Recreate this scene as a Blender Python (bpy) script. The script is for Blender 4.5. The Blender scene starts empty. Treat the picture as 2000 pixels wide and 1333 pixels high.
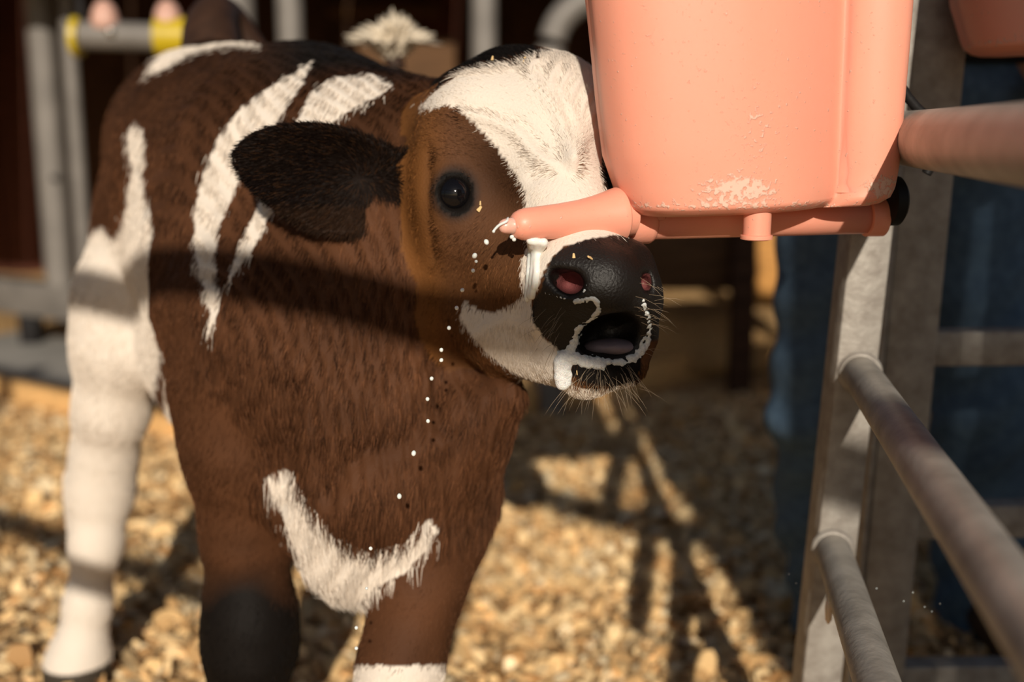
import bpy, bmesh, math, random
import numpy as np
from mathutils import Vector, Matrix

rng = np.random.default_rng(7)
random.seed(7)
SC = bpy.context.scene
COL = SC.collection

# ------------------------------------------------------------------ camera
H = 0.88                      # lens height above the bedding
F = 2200.0                    # focal length in pixels of the 2000x1333 frame
CX, CY = 1000.0, 666.5
HORIZON = 250.0
TH = math.atan((CY - HORIZON) / F)
cam_d = bpy.data.cameras.new('camera')
cam = bpy.data.objects.new('camera', cam_d); COL.objects.link(cam)
cam.location = (0, 0, H); cam.rotation_euler = (math.pi / 2 - TH, 0, 0)
cam_d.sensor_width = 36.0; cam_d.lens = F / 2000 * 36.0
cam_d.clip_start = 0.02; cam_d.clip_end = 200
cam_d.dof.use_dof = True; cam_d.dof.focus_distance = 1.045
cam_d.dof.aperture_fstop = 2.1; cam_d.dof.aperture_blades = 0
SC.camera = cam

# ------------------------------------------------------------------ light
SUN_AZ, SUN_EL = math.radians(-2), math.radians(23)
SUN_DIR = Vector((math.sin(SUN_AZ) * math.cos(SUN_EL), math.cos(SUN_AZ) * math.cos(SUN_EL), -math.sin(SUN_EL)))
sd = bpy.data.lights.new('sun_offscreen', 'SUN'); sd.energy = 4.25; sd.angle = math.radians(0.6); sd.color = (1.0, 0.90, 0.76)
sun = bpy.data.objects.new('sun_offscreen', sd); COL.objects.link(sun)
sun.rotation_euler = SUN_DIR.to_track_quat('-Z', 'Y').to_euler(); sun.location = (-2, -6, 5)
W = bpy.data.worlds.new('sky'); SC.world = W; W.use_nodes = True
wn = W.node_tree.nodes; wl = W.node_tree.links
sky = wn.new('ShaderNodeTexSky'); sky.sky_type = 'NISHITA'; sky.sun_disc = False
sky.sun_elevation = SUN_EL; sky.sun_rotation = math.pi + SUN_AZ
wl.new(sky.outputs[0], wn['Background'].inputs[0]); wn['Background'].inputs[1].default_value = 0.042
SC.view_settings.view_transform = 'Standard'; SC.view_settings.look = 'None'
SC.view_settings.exposure = 0.0; SC.view_settings.gamma = 1.0; SC.view_settings.use_curve_mapping = False

# ------------------------------------------------------------------ helpers
cF = np.array([0, math.cos(TH), -math.sin(TH)]); cU = np.array([0, math.sin(TH), math.cos(TH)]); cR = np.array([1.0, 0, 0])
CAM = np.array([0, 0, H])
def ray(px, py): return cF + (px - CX) / F * cR - (py - CY) / F * cU
def P(px, py, Y):                      # point seen at a pixel, at distance Y along the ground
    r = ray(px, py); return CAM + r * (Y / r[1])
def G(px, py, z=0.0):                  # point on the ground seen at a pixel
    r = ray(px, py); return CAM + r * ((z - H) / r[2])
def proj(pts):
    q = np.asarray(pts) - CAM
    d = q @ cF
    return CX + F * (q @ cR) / d, CY - F * (q @ cU) / d

def tag(o, label=None, cat=None, group=None, kind=None):
    if label: o['label'] = label
    if cat: o['category'] = cat
    if group: o['group'] = group
    if kind: o['kind'] = kind
    return o
def empty(name, loc, label=None, cat=None, group=None):
    o = bpy.data.objects.new(name, None); COL.objects.link(o); o.location = Vector(loc); o.empty_display_size = 0.05
    return tag(o, label, cat, group)
def link(name, me, mat=None, parent=None, smooth=True):
    o = bpy.data.objects.new(name, me); COL.objects.link(o)
    if mat is not None: me.materials.append(mat)
    if smooth: me.polygons.foreach_set('use_smooth', np.ones(len(me.polygons), bool))
    if parent is not None:
        o.parent = parent
        o.matrix_parent_inverse = Matrix.Translation(-Vector(parent.location)) if parent.parent is None else Matrix.Identity(4)
    return o
def from_bm(name, bm, mat, parent=None, smooth=True, angle=None):
    me = bpy.data.meshes.new(name); bm.normal_update(); bm.to_mesh(me); bm.free()
    o = link(name, me, mat, parent, smooth)
    if angle: me.set_sharp_from_angle(angle=math.radians(angle))
    return o
def frame(d, up=Vector((0, 0, 1))):
    d = Vector(d).normalized()
    if abs(d.dot(up)) > 0.98: up = Vector((1, 0, 0))
    x = d.cross(up).normalized(); y = x.cross(d).normalized()
    return x, y, d
def tube(bm, pts, radii, n=20, caps=True):
    pts = [Vector(p) for p in pts]
    if not hasattr(radii, '__len__'): radii = [radii] * len(pts)
    radii = [float(r) for r in radii]
    rings = []; up = Vector((0, 0, 1))
    for i, p in enumerate(pts):
        d = (pts[min(i + 1, len(pts) - 1)] - pts[max(i - 1, 0)])
        x, y, d = frame(d, up)
        rings.append([bm.verts.new(p + radii[i] * (math.cos(a) * x + math.sin(a) * y)) for a in [2 * math.pi * k / n for k in range(n)]])
    for a, b in zip(rings[:-1], rings[1:]):
        for k in range(n): bm.faces.new((a[k], a[(k + 1) % n], b[(k + 1) % n], b[k]))
    if caps:
        bm.faces.new(rings[0][::-1]); bm.faces.new(rings[-1])
def lathe(bm, p, d, prof, n=32):       # prof: (distance along d, radius)
    tube(bm, [Vector(p) + Vector(d).normalized() * float(t) for t, r in prof], [max(r, 1e-4) for t, r in prof], n)
def beam(bm, a, b, w, h, up=Vector((0, 0, 1)), bev=0.004):
    a, b = Vector(a), Vector(b); x, y, d = frame(b - a, up)
    v = []
    for p in (a, b):
        for sx, sy in ((-1, -1), (1, -1), (1, 1), (-1, 1)): v.append(bm.verts.new(p + x * sx * w / 2 + y * sy * h / 2))
    fs = [bm.faces.new([v[i] for i in f]) for f in ((3, 2, 1, 0), (4, 5, 6, 7), (0, 1, 5, 4), (1, 2, 6, 5), (2, 3, 7, 6), (3, 0, 4, 7))]
    if bev:
        es = set(e for f in fs for e in f.edges)
        bmesh.ops.bevel(bm, geom=list(es), offset=bev, segments=2, affect='EDGES', profile=0.5)
def mk_beam(name, a, b, w, h, mat, parent=None, bev=0.004, up=Vector((0, 0, 1))):
    bm = bmesh.new(); beam(bm, a, b, w, h, up, bev); return from_bm(name, bm, mat, parent, True, 40)
def mk_tube(name, pts, r, mat, parent=None, n=20):
    bm = bmesh.new(); tube(bm, pts, r, n); return from_bm(name, bm, mat, parent, True, 50)
def bez(pts, n):                       # Catmull-Rom through points (any dimension)
    pts = np.asarray(pts, float); m = len(pts)
    q = np.vstack([2 * pts[0] - pts[1], pts, 2 * pts[-1] - pts[-2]])
    out = []
    for u in np.linspace(0, m - 1 - 1e-9, n):
        i = int(u); t = u - i; a, b, c, d = q[i], q[i + 1], q[i + 2], q[i + 3]
        out.append(0.5 * (2 * b + (c - a) * t + (2 * a - 5 * b + 4 * c - d) * t * t + (3 * b - 3 * c + d - a) * t ** 3))
    return np.array(out)

# ---- materials
def mat(name, col, rough=0.5, spec=0.5, metal=0.0, var=0.0, scale=20.0, bump=0.0, bscale=None, col2=None, sss=0.0, coat=0.0, trans=0.0, stretch=None, detail=6):
    m = bpy.data.materials.new(name); m.use_nodes = True
    nt = m.node_tree; b = nt.nodes['Principled BSDF']
    b.inputs['Roughness'].default_value = rough; b.inputs['Metallic'].default_value = metal
    b.inputs['Specular IOR Level'].default_value = spec
    b.inputs['Base Color'].default_value = (*col, 1)
    if sss:
        b.inputs['Subsurface Weight'].default_value = sss; b.inputs['Subsurface Radius'].default_value = (0.6, 0.25, 0.18); b.inputs['Subsurface Scale'].default_value = 0.02
    if coat: b.inputs['Coat Weight'].default_value = coat; b.inputs['Coat Roughness'].default_value = 0.1
    if trans: b.inputs['Transmission Weight'].default_value = trans
    tc = nt.nodes.new('ShaderNodeTexCoord'); vec = tc.outputs['Object']
    if stretch:
        mp = nt.nodes.new('ShaderNodeMapping'); mp.inputs['Scale'].default_value = stretch; nt.links.new(vec, mp.inputs['Vector']); vec = mp.outputs[0]
    if var or col2:
        n = nt.nodes.new('ShaderNodeTexNoise'); n.inputs['Scale'].default_value = scale; n.inputs['Detail'].default_value = detail; nt.links.new(vec, n.inputs['Vector'])
        r = nt.nodes.new('ShaderNodeValToRGB'); nt.links.new(n.outputs['Fac'], r.inputs['Fac'])
        c2 = col2 if col2 else tuple(c * (1 - var) for c in col)
        r.color_ramp.elements[0].position = 0.33; r.color_ramp.elements[1].position = 0.67
        r.color_ramp.elements[0].color = (*c2, 1); r.color_ramp.elements[1].color = (*col, 1)
        nt.links.new(r.outputs['Color'], b.inputs['Base Color'])
    if bump:
        n2 = nt.nodes.new('ShaderNodeTexNoise'); n2.inputs['Scale'].default_value = bscale or scale * 3; n2.inputs['Detail'].default_value = 8; nt.links.new(vec, n2.inputs['Vector'])
        bp = nt.nodes.new('ShaderNodeBump'); bp.inputs['Strength'].default_value = bump; bp.inputs['Distance'].default_value = 0.004
        nt.links.new(n2.outputs['Fac'], bp.inputs['Height']); nt.links.new(bp.outputs[0], b.inputs['Normal'])
    return m
def attr_mat(name, attr, rough=0.6, spec=0.3, bump=0.0, bscale=300, sss=0.0):
    m = bpy.data.materials.new(name); m.use_nodes = True; nt = m.node_tree; b = nt.nodes['Principled BSDF']
    a = nt.nodes.new('ShaderNodeAttribute'); a.attribute_name = attr
    nt.links.new(a.outputs['Color'], b.inputs['Base Color'])
    b.inputs['Roughness'].default_value = rough; b.inputs['Specular IOR Level'].default_value = spec
    if bump:
        tc = nt.nodes.new('ShaderNodeTexCoord'); n2 = nt.nodes.new('ShaderNodeTexNoise'); n2.inputs['Scale'].default_value = bscale; n2.inputs['Detail'].default_value = 4
        nt.links.new(tc.outputs['Object'], n2.inputs['Vector'])
        bp = nt.nodes.new('ShaderNodeBump'); bp.inputs['Strength'].default_value = bump; bp.inputs['Distance'].default_value = 0.003
        nt.links.new(n2.outputs['Fac'], bp.inputs['Height']); nt.links.new(bp.outputs[0], b.inputs['Normal'])
    return m

M = {}
M['galv'] = mat('galvanised_steel', (0.40, 0.37, 0.33), 0.55, 0.4, 0.25, scale=55, col2=(0.27, 0.24, 0.21), bump=0.25, bscale=160)
M['galv_rail'] = mat('galvanised_rail', (0.42, 0.385, 0.335), 0.5, 0.4, 0.2, scale=26, col2=(0.27, 0.245, 0.21), bump=0.2, bscale=130)
M['dark_steel'] = mat('dark_painted_steel', (0.016, 0.014, 0.014), 0.6, 0.2, 0.0, var=0.5, scale=40, bump=0.2)
M['grey_steel'] = mat('grey_steel', (0.21, 0.19, 0.17), 0.5, 0.4, 0.1, var=0.25, scale=9)
M['black'] = mat('black_rubber', (0.008, 0.008, 0.008), 0.55, 0.3)
M['barn'] = mat('dark_barn_board', (0.085, 0.042, 0.024), 0.8, 0.2, var=0.6, scale=6, stretch=(1, 1, 12), bump=0.3)
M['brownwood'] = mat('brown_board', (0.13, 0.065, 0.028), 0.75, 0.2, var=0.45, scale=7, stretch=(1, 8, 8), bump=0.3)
M['kerb'] = mat('yellow_orange_wood', (0.85, 0.50, 0.20), 0.7, 0.2, var=0.3, scale=8, stretch=(1, 6, 6), bump=0.3)
M['sheet'] = mat('pale_grey_sheet', (0.38, 0.36, 0.33), 0.5, 0.4, var=0.2, scale=7)
M['orange'] = mat('orange_stained_wood', (0.60, 0.29, 0.08), 0.7, 0.2, var=0.35, scale=8, stretch=(1, 6, 6), bump=0.3)
M['yellow'] = mat('yellow_plastic', (0.56, 0.40, 0.010), 0.4, 0.5, var=0.15)
M['skinpink'] = mat('pale_pink_rubber', (0.62, 0.36, 0.28), 0.45, 0.4, var=0.1)
M['milk'] = mat('milk', (0.86, 0.83, 0.78), 0.15, 0.5, sss=0.4)
M['denim'] = mat('blue_denim', (0.105, 0.175, 0.26), 0.85, 0.15, scale=60, col2=(0.07, 0.12, 0.19), bump=0.5, bscale=500)
M['shirt'] = mat('tan_shirt', (0.36, 0.26, 0.16), 0.85, 0.15, var=0.15, scale=25, bump=0.3)
M['skin'] = mat('skin', (0.46, 0.25, 0.17), 0.5, 0.4, var=0.1, scale=12, sss=0.2)
M['boot'] = mat('brown_boot_leather', (0.06, 0.03, 0.016), 0.5, 0.4, var=0.3, scale=20)
M['hairbrown'] = mat('brown_hair', (0.03, 0.018, 0.01), 0.6, 0.3, bump=0.5, bscale=200)
M['chipmat'] = None

# ---- signed-distance sculpting on a voxel grid
class Sdf:
    def __init__(s, lo, hi, vox):
        s.lo = np.array(lo, float); s.v = vox
        s.n = np.ceil((np.array(hi) - s.lo) / vox).astype(int) + 1
        s.F = np.full(s.n, 1.0, np.float32); s.prims = []
    def region(s, lo, hi):
        a = np.clip(np.floor((lo - s.lo) / s.v).astype(int), 0, s.n); b = np.clip(np.ceil((hi - s.lo) / s.v).astype(int) + 1, 0, s.n)
        sl = tuple(slice(i, j) for i, j in zip(a, b))
        ax = [(s.lo[k] + s.v * np.arange(a[k], b[k])).astype(np.float32) for k in range(3)]
        return sl, ax[0][:, None, None], ax[1][None, :, None], ax[2][None, None, :]
    @staticmethod
    def d_cone(X, Y, Z, a, ra, b, rb):
        a = np.asarray(a, float); b = np.asarray(b, float); ab = b - a; L2 = max(float(ab @ ab), 1e-12)
        h = np.clip(((X - a[0]) * ab[0] + (Y - a[1]) * ab[1] + (Z - a[2]) * ab[2]) / L2, 0, 1)
        return np.sqrt((X - a[0] - h * ab[0]) ** 2 + (Y - a[1] - h * ab[1]) ** 2 + (Z - a[2] - h * ab[2]) ** 2) - (ra + (rb - ra) * h)
    def cone(s, a, ra, b=None, rb=None, k=0.03, grp=0, sub=False):
        a = np.asarray(a, float)
        if b is None: b, rb = a, ra
        b = np.asarray(b, float); rm = max(ra, rb) + k + 3 * s.v
        sl, X, Y, Z = s.region(np.minimum(a, b) - rm, np.maximum(a, b) + rm)
        d = s.d_cone(X, Y, Z, a, ra, b, rb).astype(np.float32)
        s.blend(sl, d, k, sub)
        if not sub: s.prims.append((grp, a, ra, b, rb))
    def ell(s, c, ax, k=0.01, sub=False, grp=None):   # ax: three axis vectors scaled to radii
        c = np.asarray(c, float); A = np.array(ax, float); r = np.linalg.norm(A, axis=1); rm = r.max() + k + 3 * s.v
        sl, X, Y, Z = s.region(c - rm, c + rm)
        q = [((X - c[0]) * A[i, 0] + (Y - c[1]) * A[i, 1] + (Z - c[2]) * A[i, 2]) / r[i] ** 2 for i in range(3)]
        l = np.sqrt(q[0] ** 2 + q[1] ** 2 + q[2] ** 2); l2 = np.sqrt((q[0] / r[0]) ** 2 + (q[1] / r[1]) ** 2 + (q[2] / r[2]) ** 2)
        d = (l * (l - 1) / np.maximum(l2, 1e-6)).astype(np.float32)
        s.blend(sl, d, k, sub)
        if grp is not None: s.prims.append((grp, c, r.min(), c, r.min()))
    def blend(s, sl, d, k, sub):
        f = s.F[sl]
        if sub:
            h = np.maximum(k - np.abs(f + d), 0) / k; s.F[sl] = np.maximum(f, -d) + h * h * k * 0.25
        else:
            h = np.maximum(k - np.abs(f - d), 0) / k; s.F[sl] = np.minimum(f, d) - h * h * k * 0.25
    def sample(s, p):
        q = (np.asarray(p) - s.lo) / s.v; i = np.clip(np.floor(q).astype(int), 0, s.n - 2); t = q - i
        o = 0
        for a in (0, 1):
            for b in (0, 1):
                for c in (0, 1):
                    o = o + s.F[i[:, 0] + a, i[:, 1] + b, i[:, 2] + c] * np.where(a, t[:, 0], 1 - t[:, 0]) * np.where(b, t[:, 1], 1 - t[:, 1]) * np.where(c, t[:, 2], 1 - t[:, 2])
        return o
    def hit(s, px, py, y0=0.9, y1=2.1):      # first surface point along the sight line through a pixel
        r = ray(px, py); ys = np.arange(y0, y1, 0.0015); p = CAM + r[None] * (ys / r[1])[:, None]
        f = s.sample(p); w = np.where(f < 0)[0]
        return p[w[0]] if len(w) else p[int(np.argmin(f))]
    def normal(s, p):
        p = np.atleast_2d(p); e = s.v * 1.5; g = np.stack([s.sample(p + d) - s.sample(p - d) for d in np.eye(3) * e], 1)
        return g / np.maximum(np.linalg.norm(g, axis=1, keepdims=True), 1e-9)
    def mesh(s):                              # surface nets
        Fg = s.F; ins = Fg < 0
        c = ins[:-1, :-1, :-1].astype(np.int8)
        for a, b, d in ((1,0,0),(0,1,0),(0,0,1),(1,1,0),(1,0,1),(0,1,1),(1,1,1)):
            c += ins[a:a + c.shape[0], b:b + c.shape[1], d:d + c.shape[2]]
        act = (c > 0) & (c < 8); idx = np.argwhere(act)
        ids = np.full(c.shape, -1, np.int32); ids[act] = np.arange(len(idx))
        corn = np.array([(a, b, d) for a in (0, 1) for b in (0, 1) for d in (0, 1)])
        val = np.stack([Fg[idx[:, 0] + a, idx[:, 1] + b, idx[:, 2] + d] for a, b, d in corn], 1)
        acc = np.zeros((len(idx), 3)); cnt = np.zeros(len(idx))
        for i in range(8):
            for j in range(i + 1, 8):
                if np.abs(corn[i] - corn[j]).sum() == 1:
                    a, b = val[:, i], val[:, j]; m = (a < 0) != (b < 0)
                    t = np.where(m, a / np.where(m, a - b, 1), 0)
                    acc += m[:, None] * (corn[i] + t[:, None] * (corn[j] - corn[i])); cnt += m
        verts = s.lo + s.v * (idx + acc / cnt[:, None])
        faces = []
        for ax in range(3):
            s0 = [slice(None)] * 3; s1 = [slice(None)] * 3; s0[ax] = slice(None, -1); s1[ax] = slice(1, None)
            A = ins[tuple(s0)]; B = ins[tuple(s1)]; e = np.argwhere(A != B); u, v = [k for k in range(3) if k != ax]
            e = e[(e[:, u] > 0) & (e[:, v] > 0) & (e[:, u] < s.n[u] - 1) & (e[:, v] < s.n[v] - 1)]
            flip = A[e[:, 0], e[:, 1], e[:, 2]]
            def cid(du, dv):
                q = e.copy(); q[:, u] -= du; q[:, v] -= dv; return ids[q[:, 0], q[:, 1], q[:, 2]]
            quad = np.stack([cid(1, 1), cid(0, 1), cid(0, 0), cid(1, 0)], 1)
            if ax == 1: flip = ~flip
            quad[~flip] = quad[~flip][:, ::-1]
            faces.append(quad)
        return verts, np.vstack(faces)
def np_mesh(name, v, f):
    me = bpy.data.meshes.new(name); me.vertices.add(len(v)); me.vertices.foreach_set('co', np.asarray(v, np.float32).ravel())
    k = f.shape[1]; me.loops.add(f.size); me.loops.foreach_set('vertex_index', f.astype(np.int32).ravel())
    me.polygons.add(len(f)); me.polygons.foreach_set('loop_start', np.arange(0, f.size, k, dtype=np.int32)); me.polygons.foreach_set('loop_total', np.full(len(f), k, np.int32))
    me.update(calc_edges=True); me.validate(); return me
def inpoly(x, y, poly):
    poly = np.asarray(poly, float); r = np.zeros(len(x), bool); j = len(poly) - 1
    for i in range(len(poly)):
        xi, yi = poly[i]; xj, yj = poly[j]
        if yi != yj:
            c = (yi > y) != (yj > y); r ^= c & (x < (xj - xi) * (y - yi) / (yj - yi) + xi)
        j = i
    return r
def sdpoly(x, y, poly):                       # signed distance to a polygon, any array shape
    poly = np.asarray(poly, float); d = np.full(x.shape, 1e9); s = np.ones(x.shape); j = len(poly) - 1
    for i in range(len(poly)):
        e = poly[j] - poly[i]; wx = x - poly[i, 0]; wy = y - poly[i, 1]
        t = np.clip((wx * e[0] + wy * e[1]) / (e @ e), 0, 1); d = np.minimum(d, (wx - e[0] * t) ** 2 + (wy - e[1] * t) ** 2)
        c1 = y >= poly[i, 1]; c2 = y < poly[j, 1]; c3 = e[0] * wy > e[1] * wx
        s = np.where((c1 & c2 & c3) | (~c1 & ~c2 & ~c3), -s, s); j = i
    return s * np.sqrt(d)

# ================================================================== SETTING
# ---- ground under the bedding
bm = bmesh.new()
bmesh.ops.create_grid(bm, x_segments=160, y_segments=160, size=4.0)
for v in bm.verts:
    x, y = v.co.x, v.co.y
    v.co.z = 0.010 * math.sin(x * 5.1 + 1.3 * math.sin(y * 3.7)) * math.cos(y * 4.3 + x) + 0.005 * math.sin(x * 17 + y * 11) - 0.012
    v.co.y += 3.0
ground = from_bm('ground', bm, mat('bedding_base', (0.70, 0.46, 0.22), 0.9, 0.1, scale=45, col2=(0.30, 0.17, 0.07), bump=0.9, bscale=120))
tag(ground, 'tan bedding ground spread with wood shavings under the calf', 'ground', kind='structure')
bm = bmesh.new(); bmesh.ops.create_grid(bm, x_segments=2, y_segments=2, size=30)
for v in bm.verts: v.co.z = -0.05
far = from_bm('terrain', bm, mat('dry_earth', (0.26, 0.19, 0.12), 0.95, 0.1, scale=3, var=0.4), smooth=False)
tag(far, 'bare dry earth of the yard around the pen', 'ground', kind='structure')

# ---- wood shavings: thousands of thin curled flakes
def chips():
    n = 34000
    x = rng.uniform(-1.9, 1.5, n * 2); y = rng.uniform(1.25, 3.6, n * 2)
    lx, ly = x - C0.x, y - C0.y; keep = (np.abs(x) < 0.52 * y + 0.12) & ~((lx * nL.x + ly * nL.y > -.035) & (lx * dL.x + ly * dL.y > -.03)) & ~(np.abs(lx * nR.x + ly * nR.y) < .035); x, y = x[keep][:n], y[keep][:n]; n = len(x)
    z0 = 0.010 * np.sin(x * 5.1 + 1.3 * np.sin(y * 3.7)) * np.cos(y * 4.3 - 12.9 + x) - 0.004 + rng.uniform(0, 0.014, n)
    L = rng.uniform(0.007, 0.019, n) * (1 + 0.5 * (rng.random(n) > 0.88)); Wd = L * rng.uniform(0.35, 0.8, n); C = L * rng.uniform(-0.1, 0.5, n)
    yaw = rng.uniform(0, 2 * np.pi, n); tilt = rng.normal(0, 0.5, n); roll = rng.normal(0, 0.4, n)
    u = np.array([-1, -0.35, 0.35, 1.0]); loc = []
    for i in range(4):
        for sgn in (-1, 1): loc.append((u[i] * L, sgn * Wd * (1 - 0.35 * (abs(u[i]) > 0.9)), C * (1 - u[i] ** 2)))
    V = np.zeros((n, 8, 3))
    cy, sy, ct, st, cr, sr = np.cos(yaw), np.sin(yaw), np.cos(tilt), np.sin(tilt), np.cos(roll), np.sin(roll)
    for k, (a, b, c) in enumerate(loc):
        b2 = b * cr - c * sr; c2 = b * sr + c * cr
        a3 = a * ct + c2 * st; c3 = -a * st + c2 * ct
        V[:, k, 0] = x + a3 * cy - b2 * sy; V[:, k, 1] = y + a3 * sy + b2 * cy; V[:, k, 2] = z0 + c3
    V[:, :, 2] -= np.minimum(V[:, :, 2].min(1) + 0.006, 0)[:, None]
    q = np.array([(0, 2, 3, 1), (2, 4, 5, 3), (4, 6, 7, 5)])
    f = (np.arange(n)[:, None, None] * 8 + q[None]).reshape(-1, 4)
    me = np_mesh('wood_shavings', V.reshape(-1, 3), f)
    base = np.array([(0.80, 0.53, 0.25), (0.86, 0.62, 0.33), (0.64, 0.39, 0.17), (0.88, 0.70, 0.44), (0.42, 0.24, 0.10)])
    c = base[rng.choice(5, n, p=[.3, .3, .2, .12, .08])] * rng.uniform(0.8, 1.1, (n, 1))
    at = me.color_attributes.new('tint', 'FLOAT_COLOR', 'POINT')
    at.data.foreach_set('color', np.repeat(np.hstack([c, np.ones((n, 1))]), 8, axis=0).astype(np.float32).ravel())
    o = link('wood_shavings', me, attr_mat('shaving_wood', 'tint', 0.75, 0.25), smooth=True)
    tag(o, 'golden wood shavings strewn thick over the pen floor', 'bedding', kind='stuff')

# ---- wooden kerb that meets in a corner behind the calf
C0 = Vector(G(634, 913)); CL = Vector(G(-260, 725)); CRt = Vector(G(1560, 680))
for a, b, m_, lab in ((C0, CL, 'kerb', 'sunlit orange wooden kerb board along the grey metal platform'), (C0, CRt, 'kerb', 'shaded orange wooden kerb board running back behind the calf\'s chin')):
    d = (b - a).normalized()
    o = mk_beam('kerb_board', a + Vector((0, 0, .035)) - d * 0.02, b + Vector((0, 0, .035)), 0.045, 0.085 if b is CL else 0.105, M[m_]); tag(o, lab, 'kerb', 'kerb boards')
dL = (CL - C0).normalized(); nL = Vector((-dL.y, dL.x, 0)); nL = nL if nL.y > 0 else -nL
dR = (CRt - C0).normalized(); nR = Vector((-dR.y, dR.x, 0)); nR = nR if nR.y > 0 else -nR

chips()
def slab(name, pts, z0, z1, m, bev=0.0):
    bm = bmesh.new(); vb = [bm.verts.new((p[0], p[1], z0)) for p in pts]; vt = [bm.verts.new((p[0], p[1], z1)) for p in pts]; n = len(pts)
    bm.faces.new(vb[::-1]); bm.faces.new(vt)
    for i in range(n): bm.faces.new((vb[i], vb[(i + 1) % n], vt[(i + 1) % n], vt[i]))
    bmesh.ops.recalc_face_normals(bm, faces=bm.faces[:])
    return from_bm(name, bm, m, smooth=False)
o0 = 0.03
plat = slab('metal_platform', [C0 + nL * o0 + dL * 0.03, CL + nL * o0, CL + nL * 0.62, C0 + nL * 0.62 + dL * 0.2], -0.03, 0.055, M['sheet'])
tag(plat, 'flat grey steel platform sheet behind the sunlit kerb', 'platform')
# steel chassis beam with posts on the platform
B0 = C0 + nL * 0.50 + dL * 0.85; B1 = CL + nL * 0.50
zt = 0.30; zb = 0.14
e = empty('steel_rack', (B0.x, B0.y, 0.055), 'grey steel rack with box beam and upright tubes on the platform', 'rack')
mk_beam('sill_beam', B0 + Vector((0, 0, .235)), B1 + Vector((0, 0, .235)), 0.09, 0.13, M['grey_steel'], e)
for t in (0.12, 0.42, 0.8): 
    p = B0.lerp(B1, t); mk_beam('foot_block', (p.x, p.y, 0.055), (p.x, p.y, 0.175), 0.08, 0.07, M['dark_steel'], e)
def post_at(px, Y, w, z0, z1, m, name='upright', parent=e, py=300):
    p = P(px, py, Y); return mk_tube(name, [(p[0], p[1], z0), (p[0], p[1], z1)], w / 2, m, parent, 20)
def on_line(px, a, b, py=400):          # where the vertical plane through a pixel column crosses a ground line
    r = ray(px, py); n2 = Vector((r[1], -r[0])); t = (n2.x * a.x + n2.y * a.y) / -(n2.x * (b.x - a.x) + n2.y * (b.y - a.y)); return a.lerp(b, t)
for px, w, m_ in ((107, 0.105, 'grey_steel'), (158, 0.055, 'grey_steel')):
    p = on_line(px, B0, B1); mk_tube('upright', [(p.x, p.y, 0.30), (p.x, p.y, 1.62)], w / 2, M[m_], e)
p = on_line(107, B0, B1, 420); bm = bmesh.new(); lathe(bm, (p.x + 0.03, p.y - 0.05, 0.70), (0.3, -1, 0), [(0, .012), (.012, .012), (.016, .006)], 12); from_bm('bolt', bm, M['dark_steel'], e)
pa, pb = B0.lerp(B1, 0.0), B1
mk_tube('top_rail', [(pa.x, pa.y, 1.60), (pb.x, pb.y, 1.60)], 0.03, M['grey_steel'], e)

# ---- barn wall of dark boards, low eave over it
wy = 7.0
wall = bpy.data.objects.new('wall_back', None); COL.objects.link(wall); wall.location = (0, wy, 0); tag(wall, 'dark shaded board wall of the shed behind the pen', 'wall', kind='structure')
nb = 30; x0, x1 = -4.2, 3.6; bw = (x1 - x0) / nb
mb_ = [M['barn'], mat('reddish_barn_board', (0.105, 0.034, 0.020), 0.8, 0.2, var=0.6, scale=6, stretch=(1, 1, 12), bump=0.3)]
for i in range(nb):
    xc = x0 + (i + .5) * bw; k = (i * 7 % 5) % 2
    mk_beam('plank', (xc, wy + 0.01 * (i % 3), -0.02), (xc, wy + 0.01 * (i % 3), 2.0), bw * 0.965, 0.03, mb_[k], wall, 0.003, up=Vector((0, 1, 0)))
mk_beam('backing_board', (x0, wy + 0.06, 1.0), (x1, wy + 0.06, 1.0), 0.02, 2.1, M['barn'], wall, 0)
roof = bpy.data.objects.new('roof', None); COL.objects.link(roof); roof.location = (0, 3.9, 1.5); tag(roof, 'low dark shed roof over the back of the pen', 'roof', kind='structure')
for i in range(12):
    xa = -4.2 + i * 0.65; mk_beam('roof_sheet', (xa + .32, 3.75, 1.42), (xa + .32, 7.2, 2.06), 0.64, 0.02, M['grey_steel'], roof, 0.0)
for sd_, xs in (('left', x0 - .02), ('right', x1 + .02)):  # side walls added to keep sky light out of the shed
    sw = bpy.data.objects.new('wall_' + sd_, None); COL.objects.link(sw); sw.location = (xs, 5.4, 0); tag(sw, 'brown board side wall at the %s end of the shed' % ('platform' if sd_ == 'left' else 'fence'), 'wall', kind='structure')
    for i in range(13): yy = 3.85 + .26 * i; mk_beam('plank', (xs, yy, -0.02), (xs, yy, 1.40 + .1855 * (yy - 3.85)), 0.03, 0.25, mb_[i % 2], sw, 0.003, up=Vector((0, 1, 0)))
# brown boards and posts inside the shed
def board(name, px0, py0, px1, py1, Y, th, m, label, cat, group=None):
    a = P(px0, py0, Y); b = P(px1, py1, Y); zc = (a[2] + b[2]) / 2
    o = mk_beam(name, (a[0], Y, zc), (b[0], Y, zc), th, abs(a[2] - b[2]), m); return tag(o, label, cat, group)
board('wood_crate_panel', 700, 75, 895, 720, 4.3, 0.04, M['brownwood'], 'shaded brown board panel behind the calf\'s neck and white tail tuft', 'board')
board('wood_board', 640, 12, 860, 34, 6.96, 0.03, M['brownwood'], 'thin brown shelf board above the white tail tuft', 'board')
wp = empty('wood_partition', (P(1452, 560, 3.7)[0], 3.72, 0), 'low wooden partition of brown and orange boards on a dark post', 'partition')
def pboard(px0, py0, px1, py1, Y, th, m):
    a = P(px0, py0, Y); b = P(px1, py1, Y); zc = (a[2] + b[2]) / 2; mk_beam('board', (a[0], Y, zc), (b[0], Y, zc), th, abs(a[2] - b[2]), m, wp)
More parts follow.
